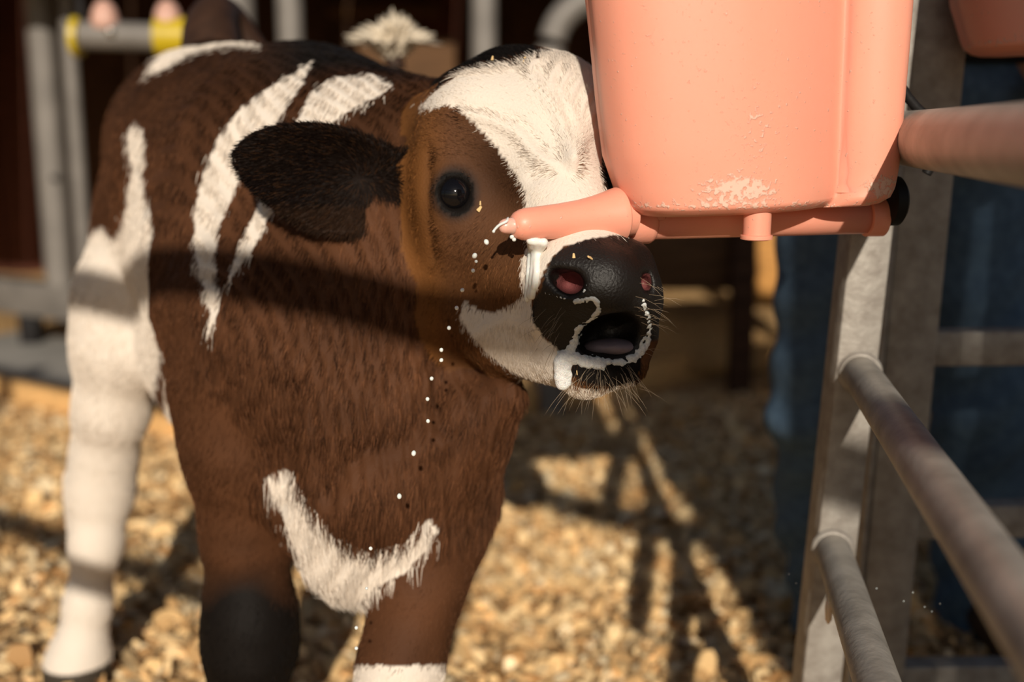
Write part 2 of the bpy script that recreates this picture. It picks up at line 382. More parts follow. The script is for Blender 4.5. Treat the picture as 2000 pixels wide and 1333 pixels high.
pboard(1180, 452, 1440, 566, 3.76, 0.03, M['brownwood']); pboard(1450, 440, 1720, 600, 3.765, 0.03, M['orange'])
p = P(1452, 560, 3.7); mk_beam('post', (p[0], 3.71, -0.02), (p[0], 3.71, 1.3), 0.075, 0.07, M['barn'], wp, up=Vector((0, 1, 0)))
for px in (1200, 1700): p = P(px, 560, 3.8); mk_beam('post', (p[0], 3.81, -0.02), (p[0], 3.81, 1.0), 0.06, 0.06, M['barn'], wp, up=Vector((0, 1, 0)))
p = P(1350, 600, 3.75)
bm = bmesh.new(); bmesh.ops.create_icosphere(bm, subdivisions=3, radius=1)
for v in bm.verts:
    s_ = 1 + 0.12 * math.sin(v.co.x * 9 + v.co.y * 7) * math.cos(v.co.z * 8 + v.co.x * 5)
    v.co = Vector((v.co.x * 0.42 * s_, v.co.y * 0.20 * s_, max(v.co.z, -0.2) * 0.20 * s_ + 0.05)) + Vector((p[0] - 0.06, 4.12, 0.0))
o = from_bm('shavings_heap', bm, mat('heap_shavings', (0.60, 0.38, 0.17), 0.9, 0.1, scale=60, col2=(0.34, 0.19, 0.08), bump=1.0, bscale=90)); tag(o, 'low heap of wood shavings below the brown board', 'heap')
# grey uprights behind the back line of the calf
for px, w, Y, lab in ((462, 0.115, 3.7, 'broad grey steel post rising behind the calf\'s rump'), (566, 0.085, 3.75, 'narrow grey steel post behind the calf\'s back')):
    p = P(px, 40, Y); o = mk_tube('steel_post', [(p[0], Y, 0.055), (p[0], Y, 1.6)], w / 2, M['grey_steel']); tag(o, lab, 'post')
pts = [P(945, y_, 3.5) for y_ in (420, 200, 60, -60)]; pts = [(pts[0][0], 3.5, -0.02)] + [(q[0], 3.5, q[2]) for q in pts]
o = mk_tube('bent_tube', pts, 0.040, M['grey_steel']); tag(o, 'straight grey tube standing behind the calf\'s poll', 'tube')
arc = bez([P(1078, 560, 3.4), P(1074, 300, 3.4), P(1072, 150, 3.4), P(1078, 80, 3.4), P(1098, 35, 3.4), P(1135, 5, 3.4), P(1190, -12, 3.4), P(1300, -20, 3.4), P(1500, -25, 3.4), P(1700, -25, 3.4), P(1775, 0, 3.4), P(1790, 60, 3.4), P(1790, 300, 3.4)], 44)
arc = np.vstack([[arc[0][0], 3.4, -0.02], arc, [arc[-1][0], 3.4, -0.02]])
o = mk_tube('hoop_tube', arc, 0.042, M['grey_steel']); tag(o, 'curved grey steel hoop behind the calf\'s forehead and bucket', 'tube')
# feeder pipe with yellow brackets
fp = empty('feeder_pipe', P(260, 70, 3.0), 'grey pipe with yellow brackets and pale pink knobs', 'pipe')
mk_tube('pipe', [P(150, 68, 3.0), P(345, 74, 3.0)], 0.036, M['grey_steel'], fp, 28)
for px, wpx in ((338, 62), (152, 16)):
    a, b = P(px - wpx / 2, 72, 3.0), P(px + wpx / 2, 73, 3.0)
    bm = bmesh.new(); lathe(bm, a, b - a, [(0, .038), (0.002, .052), (np.linalg.norm(b - a) - .002, .049), (np.linalg.norm(b - a), .038)], 28)
    from_bm('yellow_bracket', bm, M['yellow'], fp, True, 40)
for px in (205, 328):
    c = P(px, 42, 3.0); bm = bmesh.new(); lathe(bm, c, (0, 0, 1), [(-0.02, .036), (0, .036), (.02, .033), (.04, .024), (.052, .010), (.055, .001)], 20); from_bm('knob', bm, M['skinpink'], fp)
bm = bmesh.new(); c = P(215, 60, 2.955); lathe(bm, c, (0, -1, 0.3), [(-.02, .012), (0, .012), (.006, .008), (.008, .001)], 12); from_bm('bolt', bm, mat('chrome_bolt', (.7, .68, .62), .2, .8, 0.9), fp)
a = P(160, 68, 3.0); mk_tube('hanger', [a, (a[0], 3.0, 1.6), on_line(160, B0, B1).to_3d() + Vector((0, 0, 1.6))], 0.012, M['dark_steel'], fp, 10)

# ---- fence on the photographer's side and an added board wall, both unseen: they throw shadows into the pen
tz = math.tan(SUN_EL); sh = Vector((math.sin(SUN_AZ), math.cos(SUN_AZ)))
U = Vector((-0.815, 0.579)); N2 = Vector((0.579, 0.815)); A0 = Vector((0.06, -0.90))
def rail_height(px, py, Y=None):
    q = G(px, py) if Y is None else P(px, py, Y); s_ = ((Vector((q[0], q[1])) - A0).dot(N2)) / sh.dot(N2); return q[2] + s_ * tz
def fl(t, z): return (A0.x + U.x * t, A0.y + U.y * t, z)
pf = empty('yard_fence', fl(0.3, 0), 'wooden rail fence on the side of the pen facing the calf\'s head', 'fence')
zA = 1.533 + 1.97 * (tz - 0.4245); zB = rail_height(200, 1085); zC = rail_height(1300, 1048)
mk_beam('rail', fl(-0.62, zA), fl(3.2, zA), 0.025, 0.058, M['brownwood'], pf, up=Vector((0, 0, 1)))
mk_beam('rail', fl(0.52, zB), fl(3.2, zB), 0.025, 0.045, M['brownwood'], pf)
mk_beam('rail', fl(-0.62, zC), fl(-0.22, zC), 0.025, 0.028, M['brownwood'], pf)
for t in (3.2, 1.95): mk_beam('post', fl(t, -0.05), fl(t, zA + 0.06), 0.07, 0.07, M['brownwood'], pf, up=Vector((0, 1, 0)))
mk_beam('post', fl(-0.20, zC - .02), fl(-0.20, zA + .03), 0.02, 0.02, M['brownwood'], pf, up=Vector((0, 1, 0)))
bw_ = bpy.data.objects.new('wall_front', None); COL.objects.link(bw_); bw_.location = (1.0, -1.2, 0); tag(bw_, 'weathered board wall of the shed on the yard side', 'wall', kind='structure')  # added light blocker in place of the photographer's own shadow
for i in range(9):
    xx = 0.525 + 0.16 * i; mk_beam('plank', (xx + .08, -1.2, -0.05), (xx + .08, -1.2, 2.35), 0.157, 0.025, M['brownwood'], bw_, 0.003, up=Vector((0, 1, 0)))

# ================================================================== CALF
S = Sdf((-0.86, 0.93, -0.012), (0.30, 2.08, 1.09), 0.0034)
BODY, HEAD, EAR, LEGL, LEGR, HIND = 0, 1, 2, 3, 4, 5
def sp(px, py, Y, r, k=0.03, g=BODY): S.cone(P(px, py, Y), r, k=k, grp=g)
def cn(a, b, k=0.03, g=BODY): S.cone(P(*a[:3]), a[3], P(*b[:3]), b[3], k=k, grp=g)
def chain(pts, k=0.03, g=BODY):
    for a, b in zip(pts[:-1], pts[1:]): cn(a, b, k, g)
# trunk
cn((400, 275, 1.76, .140), (470, 330, 1.62, .165), .06)
cn((385, 330, 1.76, .120), (345, 430, 1.72, .110), .06)
cn((470, 340, 1.62, .160), (600, 365, 1.48, .170), .06)
cn((600, 365, 1.48, .170), (720, 375, 1.37, .140), .06)
cn((470, 520, 1.60, .150), (580, 560, 1.48, .175), .08)
cn((580, 560, 1.48, .175), (640, 640, 1.36, .165), .08)
cn((395, 690, 1.58, .085), (520, 740, 1.46, .10), .06)
cn((720, 350, 1.38, .115), (835, 305, 1.31, .083), .05)       # crest of the neck
cn((640, 640, 1.34, .150), (735, 800, 1.27, .125), .06)
cn((735, 800, 1.27, .120), (735, 955, 1.22, .092), .06)       # chest and brisket
cn((610, 960, 1.235, .058), (690, 1075, 1.215, .045), .04); cn((690, 1075, 1.215, .045), (785, 1055, 1.205, .042), .04); cn((690, 1075, 1.215, .040), (705, 1110, 1.212, .026), .03)
# neck
cn((870, 400, 1.27, .088), (790, 540, 1.285, .112), .05)
cn((790, 540, 1.285, .112), (715, 700, 1.29, .130), .06)
cn((985, 770, 1.165, .024), (895, 845, 1.20, .050), .04)      # throat fold
cn((895, 845, 1.20, .050), (840, 930, 1.225, .074), .04)
# near fore leg
LF = [(500, 640, 1.345, .110), (480, 760, 1.31, .080), (487, 880, 1.29, .071), (480, 1040, 1.285, .047), (487, 1185, 1.28, .0475), (488, 1265, 1.275, .049), (484, 1350, 1.275, .036), (480, 1480, 1.28, .029), (478, 1570, 1.275, .036), (476, 1625, 1.262, .040)]
chain(LF, .035, LEGL)
cn((495, 1225, 1.255, .040), (492, 1275, 1.255, .040), .03, LEGL)
# off fore leg, stepping forward
RF = [(835, 850, 1.265, .078), (868, 955, 1.24, .050), (850, 1050, 1.22, .049), (818, 1160, 1.19, .0425), (785, 1290, 1.165, .041), (772, 1340, 1.16, .034), (765, 1500, 1.165, .028), (763, 1640, 1.165, .034), (762, 1720, 1.15, .039)]
chain(RF, .035, LEGR)
# near hind leg
HL = [(312, 430, 1.71, .090), (246, 590, 1.665, .070), (238, 680, 1.655, .066), (218, 800, 1.665, .050), (204, 890, 1.69, .044), (196, 960, 1.70, .0455), (188, 1060, 1.69, .034), (172, 1180, 1.68, .030), (158, 1270, 1.675, .037), (150, 1310, 1.67, .042), (142, 1400, 1.64, .043)]
chain(HL, .035, HIND)
cn((150, 935, 1.73, .018), (158, 1010, 1.715, .018), .03, HIND)
cn((270, 560, 1.68, .055), (290, 690, 1.63, .035), .05, HIND)
# off hind leg
HR = [(520, 480, 1.83, .11), (490, 700, 1.80, .075), (480, 860, 1.83, .05), (478, 960, 1.86, .045), (478, 1100, 1.85, .032), (476, 1210, 1.845, .038), (474, 1280, 1.82, .042)]
chain(HR, .035, HIND)
# belly tuft / navel fold
cn((352, 700, 1.56, .030), (352, 800, 1.55, .017), .04)
# ---------------- head
sp(950, 258, 1.185, .0685, .03, HEAD); sp(1072, 226, 1.195, .064, .03, HEAD); sp(1000, 190, 1.22, .050, .03, HEAD)
cn((905, 225, 1.215, .036), (868, 240, 1.235, .034), .03, HEAD)
sp(1120, 270, 1.185, .040, .03, HEAD)
sp(893, 388, 1.155, .043, .025, HEAD)
sp(1165, 330, 1.21, .040, .025, HEAD)
cn((900, 330, 1.185, .050), (905, 470, 1.185, .050), .03, HEAD)
cn((1060, 300, 1.155, .056), (1135, 500, 1.07, .043), .035, HEAD)
cn((930, 450, 1.155, .042), (1050, 545, 1.095, .040), .035, HEAD)
cn((935, 590, 1.185, .055), (1095, 655, 1.085, .038), .035, HEAD)      # cheek and jaw
cn((1000, 640, 1.15, .045), (1140, 708, 1.075, .026), .03, HEAD)
# muzzle
sp(1110, 545, 1.040, .0345, .02, HEAD); sp(1177, 553, 1.032, .0375, .02, HEAD); sp(1245, 562, 1.050, .0225, .02, HEAD)
cn((1130, 505, 1.050, .020), (1235, 510, 1.062, .018), .02, HEAD)
cn((1092, 615, 1.055, .028), (1130, 665, 1.05, .022), .02, HEAD)
cn((1252, 600, 1.062, .019), (1250, 660, 1.062, .0135), .02, HEAD)
cn((1150, 612, 1.045, .022), (1235, 607, 1.05, .016), .02, HEAD)
cn((1145, 722, 1.052, .0225), (1215, 716, 1.056, .0195), .015, HEAD)   # lower lip and chin
cn((1105, 690, 1.06, .020), (1145, 722, 1.052, .022), .02, HEAD)
cn((1250, 662, 1.062, .0135), (1235, 706, 1.058, .014), .015, HEAD)
cn((1110, 640, 1.13, .045), (1200, 655, 1.105, .030), .02, HEAD); cn((1200, 655, 1.105, .030), (1245, 640, 1.09, .020), .02, HEAD)
# mouth opening and nostrils
pxm = 1.045 / F
def ax(rx, ry, rz, roll=0.0):
    c, s_ = math.cos(roll), math.sin(roll); X_ = cR * c - cU * s_; Y_ = cR * s_ + cU * c
    return [X_ * rx * pxm, Y_ * ry * pxm, cF * rz]
S.ell(P(1196, 650, 1.03), ax(54, 41, .044, -0.10), .008, True)
S.ell(P(1158, 666, 1.03), ax(30, 24, .036), .008, True)
S.ell(P(1114, 552, 1.012), ax(26, 22, .036, 0.25), .007, True)
S.ell(P(1090, 540, 1.012), ax(16, 12, .020, 0.6), .008, True)
S.ell(P(1262, 552, 1.030), ax(10, 17, .022, -0.2), .008, True)
# eye sockets with lids
EYE = P(889, 380, 1.130); ER = 0.0205
eye_out = S.normal(np.array([P(889, 381, 1.108)]))[0]
def lid(ctr, R, rx, ry, a0, a1, r, ex=0.0, n=9, roll=0.0, k=.006):
    v = -ray(889, 381) / np.linalg.norm(ray(889, 381)); pts = []
    for a in np.linspace(a0, a1, n):
        x = math.cos(a) * rx; y = math.sin(a) * ry; xr = x * math.cos(roll) - y * math.sin(roll); yr = x * math.sin(roll) + y * math.cos(roll)
        q = cR * xr + cU * yr; w = math.sqrt(max(R * R - xr * xr - yr * yr, 0)); pts.append(ctr + q + v * (w + ex))
    for a, b in zip(pts[:-1], pts[1:]): S.cone(a, r, b, r, k=k, grp=HEAD)
S.cone(EYE, ER + .001, k=.004, sub=True)
S.cone(EYE - cF * 0.016, 0.0185, k=.006, sub=True)
lid(EYE, ER + .001, .0180, .0192, math.radians(5), math.radians(175), .0032, 0.0005)
lid(EYE, ER + .001, .0176, .0188, math.radians(185), math.radians(355), .0028, 0.0005)
lid(EYE, ER + .004, .0215, .0238, math.radians(25), math.radians(160), .0030, 0.002)
# near ear: a cupped leaf
EARP = [(842, 330), (800, 306), (760, 280), (700, 254), (640, 239), (600, 236), (545, 240), (500, 254), (468, 276), (454, 298), (456, 325), (475, 358), (515, 395), (560, 432), (615, 458), (665, 466), (705, 456), (745, 432), (790, 416), (835, 428)]
sl, X, Y, Z = S.region(P(425, 500, 1.16) - np.array([.01, .08, .02]), P(870, 205, 1.22) + np.array([0, .06, 0.02]))
q0 = X - CAM[0]; qy = Y - CAM[1]; qz = Z - CAM[2]
dep = qy * cF[1] + qz * cF[2]; ux = (CX + F * q0 / dep) + 0 * dep; uy = CY - F * (qy * cU[1] + qz * cU[2]) / dep + 0 * ux
pd = sdpoly(ux, uy, EARP) * 1.2 / F
tt = np.clip((842 - ux) / 390, 0, 1); vv = np.clip((uy - (345 - 20 * tt)) / 110, -1.4, 1.4)
Yc = 1.190 - 0.040 * tt + 0.022 * np.exp(-((tt - .45) / .35) ** 2) * np.clip(1 - vv ** 2, -1, 1) + 0.012 * vv * (1 - tt)
dd = (Y - Yc)
dd_ = np.maximum(np.abs(dd) - 0.0052, pd + 0.004); de = np.where((np.abs(dd) > .0052) & (pd > -.004), np.hypot(np.maximum(np.abs(dd) - .0052, 0), np.maximum(pd + .004, 0)), dd_).astype(np.float32) - 0.0015
S.blend(sl, de, 0.014, False)
cn((800, 365, 1.215, .026), (850, 370, 1.215, .034), .03, EAR)
# off ear, behind the bucket
for i in range(6):
    t = i / 5; S.ell(P(1200, 250, 1.27) + np.array([0.035 + .12 * t, .03 * t, -.004 * t]), [cR * .035, cF * .009, cU * (.022 + .03 * math.sin(math.pi * (t * .8 + .1)))], .012, False, EAR)
VERTS, FACES = S.mesh()
# drop stray islands (keep the largest connected piece)
def biggest(V, Fc):
    lab_ = np.arange(len(V))
    while True:
        m_ = lab_[Fc].min(1); new = lab_.copy(); np.minimum.at(new, Fc.ravel(), np.repeat(m_, Fc.shape[1])); new = new[new]
        if (new == lab_).all(): break
        lab_ = new
    u, c = np.unique(lab_, return_counts=True); keep = lab_ == u[c.argmax()]
    mp = np.cumsum(keep) - 1; return V[keep], mp[Fc[keep[Fc].all(1)]]
VERTS, FACES = biggest(VERTS, FACES)
NORM = S.normal(VERTS)

def ear_d(p):
    x, y = proj(p); pd = sdpoly(x, y, EARP) * 1.2 / F
    t = np.clip((842 - x) / 390, 0, 1); v = np.clip((y - (345 - 20 * t)) / 110, -1.4, 1.4)
    yc = 1.190 - 0.040 * t + 0.022 * np.exp(-((t - .45) / .35) ** 2) * np.clip(1 - v ** 2, -1, 1) + 0.012 * v * (1 - t)
    return np.maximum(np.abs(p[:, 1] - yc) - 0.0067, pd)
def groups(pts):
    best = np.full(len(pts), 9.0); g = np.zeros(len(pts), int)
    for gr, a, ra, b, rb in S.prims:
        d = Sdf.d_cone(pts[:, 0], pts[:, 1], pts[:, 2], a, ra, b, rb); m_ = d < best; best = np.where(m_, d, best); g = np.where(m_, gr, g)
    return np.where(ear_d(pts) < np.minimum(best, 0.004), EAR, g)
def soft_noise(p, f):
    return (np.sin(p[:, 0] * f + 1.7 * np.sin(p[:, 2] * f * .7)) + np.sin(p[:, 2] * f * 1.3 + 2.1 * np.sin(p[:, 1] * f * .9)) + np.sin(p[:, 1] * f * 1.1 + p[:, 0] * f * .6)) / 3
# ---- coat pattern: patches outlined on the skin
WH = dict(
 blaze=[(815, 212), (850, 178), (900, 143), (960, 131), (1010, 128), (1050, 113), (1100, 96), (1170, 140), (1215, 200), (1215, 270), (1180, 300), (1170, 335), (1180, 370), (1215, 390), (1225, 470), (1150, 475), (1100, 482), (1080, 500), (1062, 530), (1052, 562), (1040, 580), (1030, 600), (1022, 575), (1017, 540), (1018, 510), (1032, 480), (1024, 450), (1020, 425), (1027, 400), (1025, 375), (1010, 345), (985, 310), (960, 275), (925, 240), (900, 214), (870, 206), (840, 216)],
 cheek=[(905, 588), (930, 602), (960, 612), (985, 603), (1010, 590), (1035, 575), (1042, 620), (1060, 660), (1100, 690), (1110, 760), (1085, 760), (1040, 746), (1000, 727), (955, 694), (920, 655), (898, 622)],
 throat=[(1040, 745), (1085, 750), (1090, 785), (1055, 792), (1035, 770)],
 chin=[(1098, 742), (1130, 758), (1180, 762), (1240, 745), (1250, 800), (1090, 800)],
 stripe_a=[(612, 118), (560, 150), (480, 200), (430, 260), (395, 340), (380, 420), (382, 500), (398, 560), (410, 610), (402, 670), (420, 630), (432, 585), (424, 540), (420, 500), (430, 440), (455, 380), (478, 330), (540, 240), (590, 165)],
 stripe_b=[(436, 572), (470, 470), (500, 412), (530, 330), (583, 230), (610, 178), (650, 150), (690, 148), (725, 143), (770, 165), (745, 186), (700, 205), (650, 237), (600, 320), (530, 420), (492, 490), (460, 532)],
 thigh=[(262, 238), (248, 255), (250, 290), (260, 330), (250, 370), (246, 400), (236, 440), (216, 468), (196, 442), (180, 452), (60, 640), (20, 1500), (300, 1500), (300, 900), (298, 760), (312, 690), (318, 640), (312, 560), (305, 470), (290, 400), (279, 345), (284, 310), (280, 255)],
 rump=[(285, 150), (320, 95), (380, 60), (430, 40), (520, 60), (515, 88), (420, 93), (372, 104), (330, 132)],
 brisket=[(515, 935), (560, 915), (600, 980), (650, 1050), (720, 1080), (790, 1062), (835, 1015), (860, 1040), (800, 1110), (760, 1250), (640, 1250), (570, 1060), (545, 990)],
 belly=[(318, 690), (372, 690), (380, 860), (320, 860)])
BLK = dict(
 muzzle=[(1100, 486), (1140, 468), (1200, 460), (1290, 470), (1330, 560), (1320, 660), (1268, 668), (1250, 700), (1150, 706), (1098, 690), (1058, 655), (1036, 622), (1044, 580), (1058, 566), (1064, 528), (1080, 502)],
 chin=[(1112, 712), (1150, 700), (1255, 690), (1248, 742), (1200, 755), (1150, 752), (1118, 735)],
 poll=[(850, 176), (900, 138), (960, 127), (1005, 124), (1060, 108), (1085, 60), (900, 60)],
 eye_r=[(1180, 280), (1260, 250), (1260, 480), (1215, 392), (1186, 372), (1172, 336)])
cW = np.array([0.73, 0.65, 0.565]); cBk = np.array([0.009, 0.007, 0.006])
def coat(p, g, jit):
    x, y = proj(p); n = len(p)
    x = x + jit[:, 0]; y = y + jit[:, 1]
    col = np.tile(np.array([0.078, 0.032, 0.0145]), (n, 1)); w = np.zeros(n)
    tone = 1 + 0.2 * soft_noise(p, 38) + 0.12 * soft_noise(p, 95)
    hd = g == HEAD; er = g == EAR; bd = (g == BODY); hi = g == HIND; ll = g == LEGL; lr = g == LEGR
    trunk = bd | hi | ll
    # trunk: darker saddle, reddish chest
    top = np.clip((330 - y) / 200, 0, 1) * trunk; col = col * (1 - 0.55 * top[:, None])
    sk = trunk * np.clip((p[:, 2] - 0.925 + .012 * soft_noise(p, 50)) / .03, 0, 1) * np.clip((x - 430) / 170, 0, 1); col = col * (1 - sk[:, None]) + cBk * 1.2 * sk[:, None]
    # face: brown, warmer towards the cheek edge
    fb = np.array([0.086, 0.038, 0.018]); warm = np.array([0.135, 0.054, 0.016])
    t = np.clip((880 - x) / 60, 0, 1) + np.clip((y - 450) / 120, 0, 1) * .45; t = np.clip(t, 0, 1)
    col[hd] = (fb * (1 - t[:, None]) + warm * t[:, None])[hd]
    dk = hd * np.clip((x - 900) / 70, 0, 1) * np.clip((430 - y) / 60, 0, 1); col = col * (1 - .45 * dk[:, None])
    eyer = np.hypot((x - 889) / 42, (y - 378) / 48); m_ = hd & (eyer < 1.3); kk = np.clip((eyer[m_] - .92) / .38, 0, 1)[:, None]; col[m_] = col[m_] * kk + np.array([.030, .020, .016]) * (1 - kk); m_ = hd & (eyer < .93); col[m_] = cBk * .7
    eb = np.array([0.008, 0.0045, 0.0032]); col[er] = eb
    lowc = er & (y > 400); col[lowc] = np.array([0.018, 0.009, 0.005])
    # legs
    kx_ = np.clip((y - 1090 + 22 * soft_noise(p, 60)) / 90, 0, 1) * ll; col = col * (1 - kx_[:, None]) + cBk * .8 * kx_[:, None]
    col = col * tone[:, None]
    for kx in ('stripe_a', 'stripe_b', 'rump'): m_ = trunk & inpoly(x, y, WH[kx]); col[m_] = cW
    m_ = trunk & inpoly(x, y, WH['thigh']) & ~ll & (p[:, 1] > 1.36); col[m_] = cW
    m_ = trunk & ~ll & (p[:, 1] > 1.42) & inpoly(x, y, WH['belly']); col[m_] = cW
    m_ = (bd | ll) & (p[:, 1] < 1.32) & inpoly(x, y, WH['brisket']); col[m_] = cW
    m_ = lr & (y > 1300); col[m_] = cW
    for kx in ('blaze', 'cheek'): m_ = hd & inpoly(x, y, WH[kx]); col[m_] = cW
    m_ = (hd | bd) & inpoly(x, y, WH['throat']) & (p[:, 1] < 1.22); col[m_] = cW
    for kx in BLK: m_ = hd & inpoly(x, y, BLK[kx]); col[m_] = cBk
    m_ = hd & inpoly(x, y, WH['chin']) & (p[:, 1] < 1.1); col[m_] = cW
    nos = hd & (np.hypot((x - 1116) / 29, (y - 555) / 24) < 1) & (p[:, 1] > 1.016); col[nos] = np.array([0.15, 0.045, 0.044])
    nos = hd & (np.hypot((x - 1258) / 14, (y - 552) / 18) < 1) & (p[:, 1] > 1.036); col[nos] = np.array([0.15, 0.045, 0.044])
    hoof = (p[:, 2] < 0.045) & (ll | lr | hi); col[hoof] = np.array([0.05, 0.04, 0.03])
    return np.clip(col, 0.003, 0.9)
GRP = groups(VERTS)
# ---- skin folds of the forehead and lines of the muzzle
vx, vy = proj(VERTS); disp = np.zeros(len(VERTS))
def fold(pts, w, amp, g=HEAD):
    c = bez(pts, 30); m_ = np.where((GRP == g) & (vx > c[:, 0].min() - 40) & (vx < c[:, 0].max() + 40) & (vy > c[:, 1].min() - 40) & (vy < c[:, 1].max() + 40))[0]
    d = np.min((vx[m_, None] - c[None, :, 0]) ** 2 + (vy[m_, None] - c[None, :, 1]) ** 2, axis=1)
    disp[m_] += amp * np.exp(-d / (w * w))
for k in range(8):
    f_ = max(0.0, (k + rng.uniform(-.2, .2)) / 7); x0_ = 1050 + 138 * f_; y0_ = 118 + 105 * f_ ** 1.6
    fold([(x0_, y0_), (x0_ - 14, y0_ + 30), (1082 + 72 * f_ + rng.uniform(-6, 6), 215 + 45 * f_), (1098 + 34 * f_, 275 + 25 * f_), (1104 + 20 * f_, 318 + 14 * f_)], rng.uniform(5.5, 10), rng.uniform(.0022, .0048))
fold([(905, 222), (960, 235), (1010, 262), (1050, 305), (1092, 330)], 11, 0.0045)
fold([(890, 205), (960, 212), (1015, 235), (1060, 285)], 9, -0.0032)
fold([(1040, 345), (1080, 335), (1100, 328)], 12, -0.0028)
fold([(850, 350), (868, 336), (890, 331), (912, 343)], 5, -0.002)
fold([(838, 300), (832, 400), (846, 500)], 10, -0.004)
fold([(920, 660), (980, 625), (1035, 640)], 14, 0.0015)
fold([(1085, 690), (1060, 660), (1050, 625)], 8, -0.002)
for k in range(9):                       # neck wrinkles
    xx = 560 + 34 * k; fold([(xx + 50, 560), (xx + 25, 680), (xx + 6, 780), (xx + 10, 850)], 9, 0.0035, BODY)
fold([(838, 640), (850, 740), (855, 820), (870, 850)], 13, -0.010, BODY)
fold([(950, 690), (1000, 740), (1040, 752)], 12, -0.004, BODY)
fold([(560, 760), (548, 840), (535, 920), (540, 980)], 26, -0.014, BODY); fold([(560, 760), (548, 840), (535, 920), (540, 980)], 26, -0.008, LEGL)
fold([(850, 790), (800, 850), (700, 890), (640, 960)], 22, -0.010, BODY); fold([(900, 860), (860, 930), (850, 1000)], 22, -0.006, BODY)
ch_ = (GRP == BODY) & (VERTS[:, 1] < 1.4); st_ = np.sin((VERTS[:, 0] * .8 + VERTS[:, 1] * .6) * 380 + 5 * soft_noise(VERTS, 22)) * np.sin((VERTS[:, 0] * .6 + VERTS[:, 1] * .8) * 150 + VERTS[:, 2] * 30)
disp[ch_] += 0.0024 * st_[ch_]
VERTS = VERTS + NORM * disp[:, None]
gz = VERTS[:, 2] < 0.0; VERTS[gz, 2] = 0.0
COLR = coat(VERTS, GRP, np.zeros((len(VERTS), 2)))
calf = empty('calf', (P(487, 1600, 1.28)[0], 1.35, 0.0), 'brown and white calf with milk foam on its open mouth at the pink teat', 'calf')
me = np_mesh('body', VERTS, FACES)
at = me.color_attributes.new('coat', 'FLOAT_COLOR', 'POINT'); at.data.foreach_set('color', np.hstack([COLR, np.ones((len(COLR), 1))]).astype(np.float32).ravel())
wx_, wy_ = proj(VERTS); wet = ((GRP == HEAD) & (inpoly(wx_, wy_, BLK['muzzle'])) & (np.hypot((wx_ - 1116) / 30, (wy_ - 554) / 25) > 1)).astype(np.float32)
wa = me.attributes.new('wet', 'FLOAT', 'POINT'); wa.data.foreach_set('value', wet)
body = link('body', me, attr_mat('calf_skin', 'coat', 0.6, 0.1, 0.35, 420), calf)

nt = body.data.materials[0].node_tree; bs_ = nt.nodes['Principled BSDF']; an = nt.nodes.new('ShaderNodeAttribute'); an.attribute_name = 'wet'
for inp, a_, b_ in (('Roughness', .6, .45), ('Specular IOR Level', .08, .3)):
    mr = nt.nodes.new('ShaderNodeMapRange'); mr.inputs['To Min'].default_value = a_; mr.inputs['To Max'].default_value = b_; nt.links.new(an.outputs['Fac'], mr.inputs['Value']); nt.links.new(mr.outputs[0], bs_.inputs[inp])
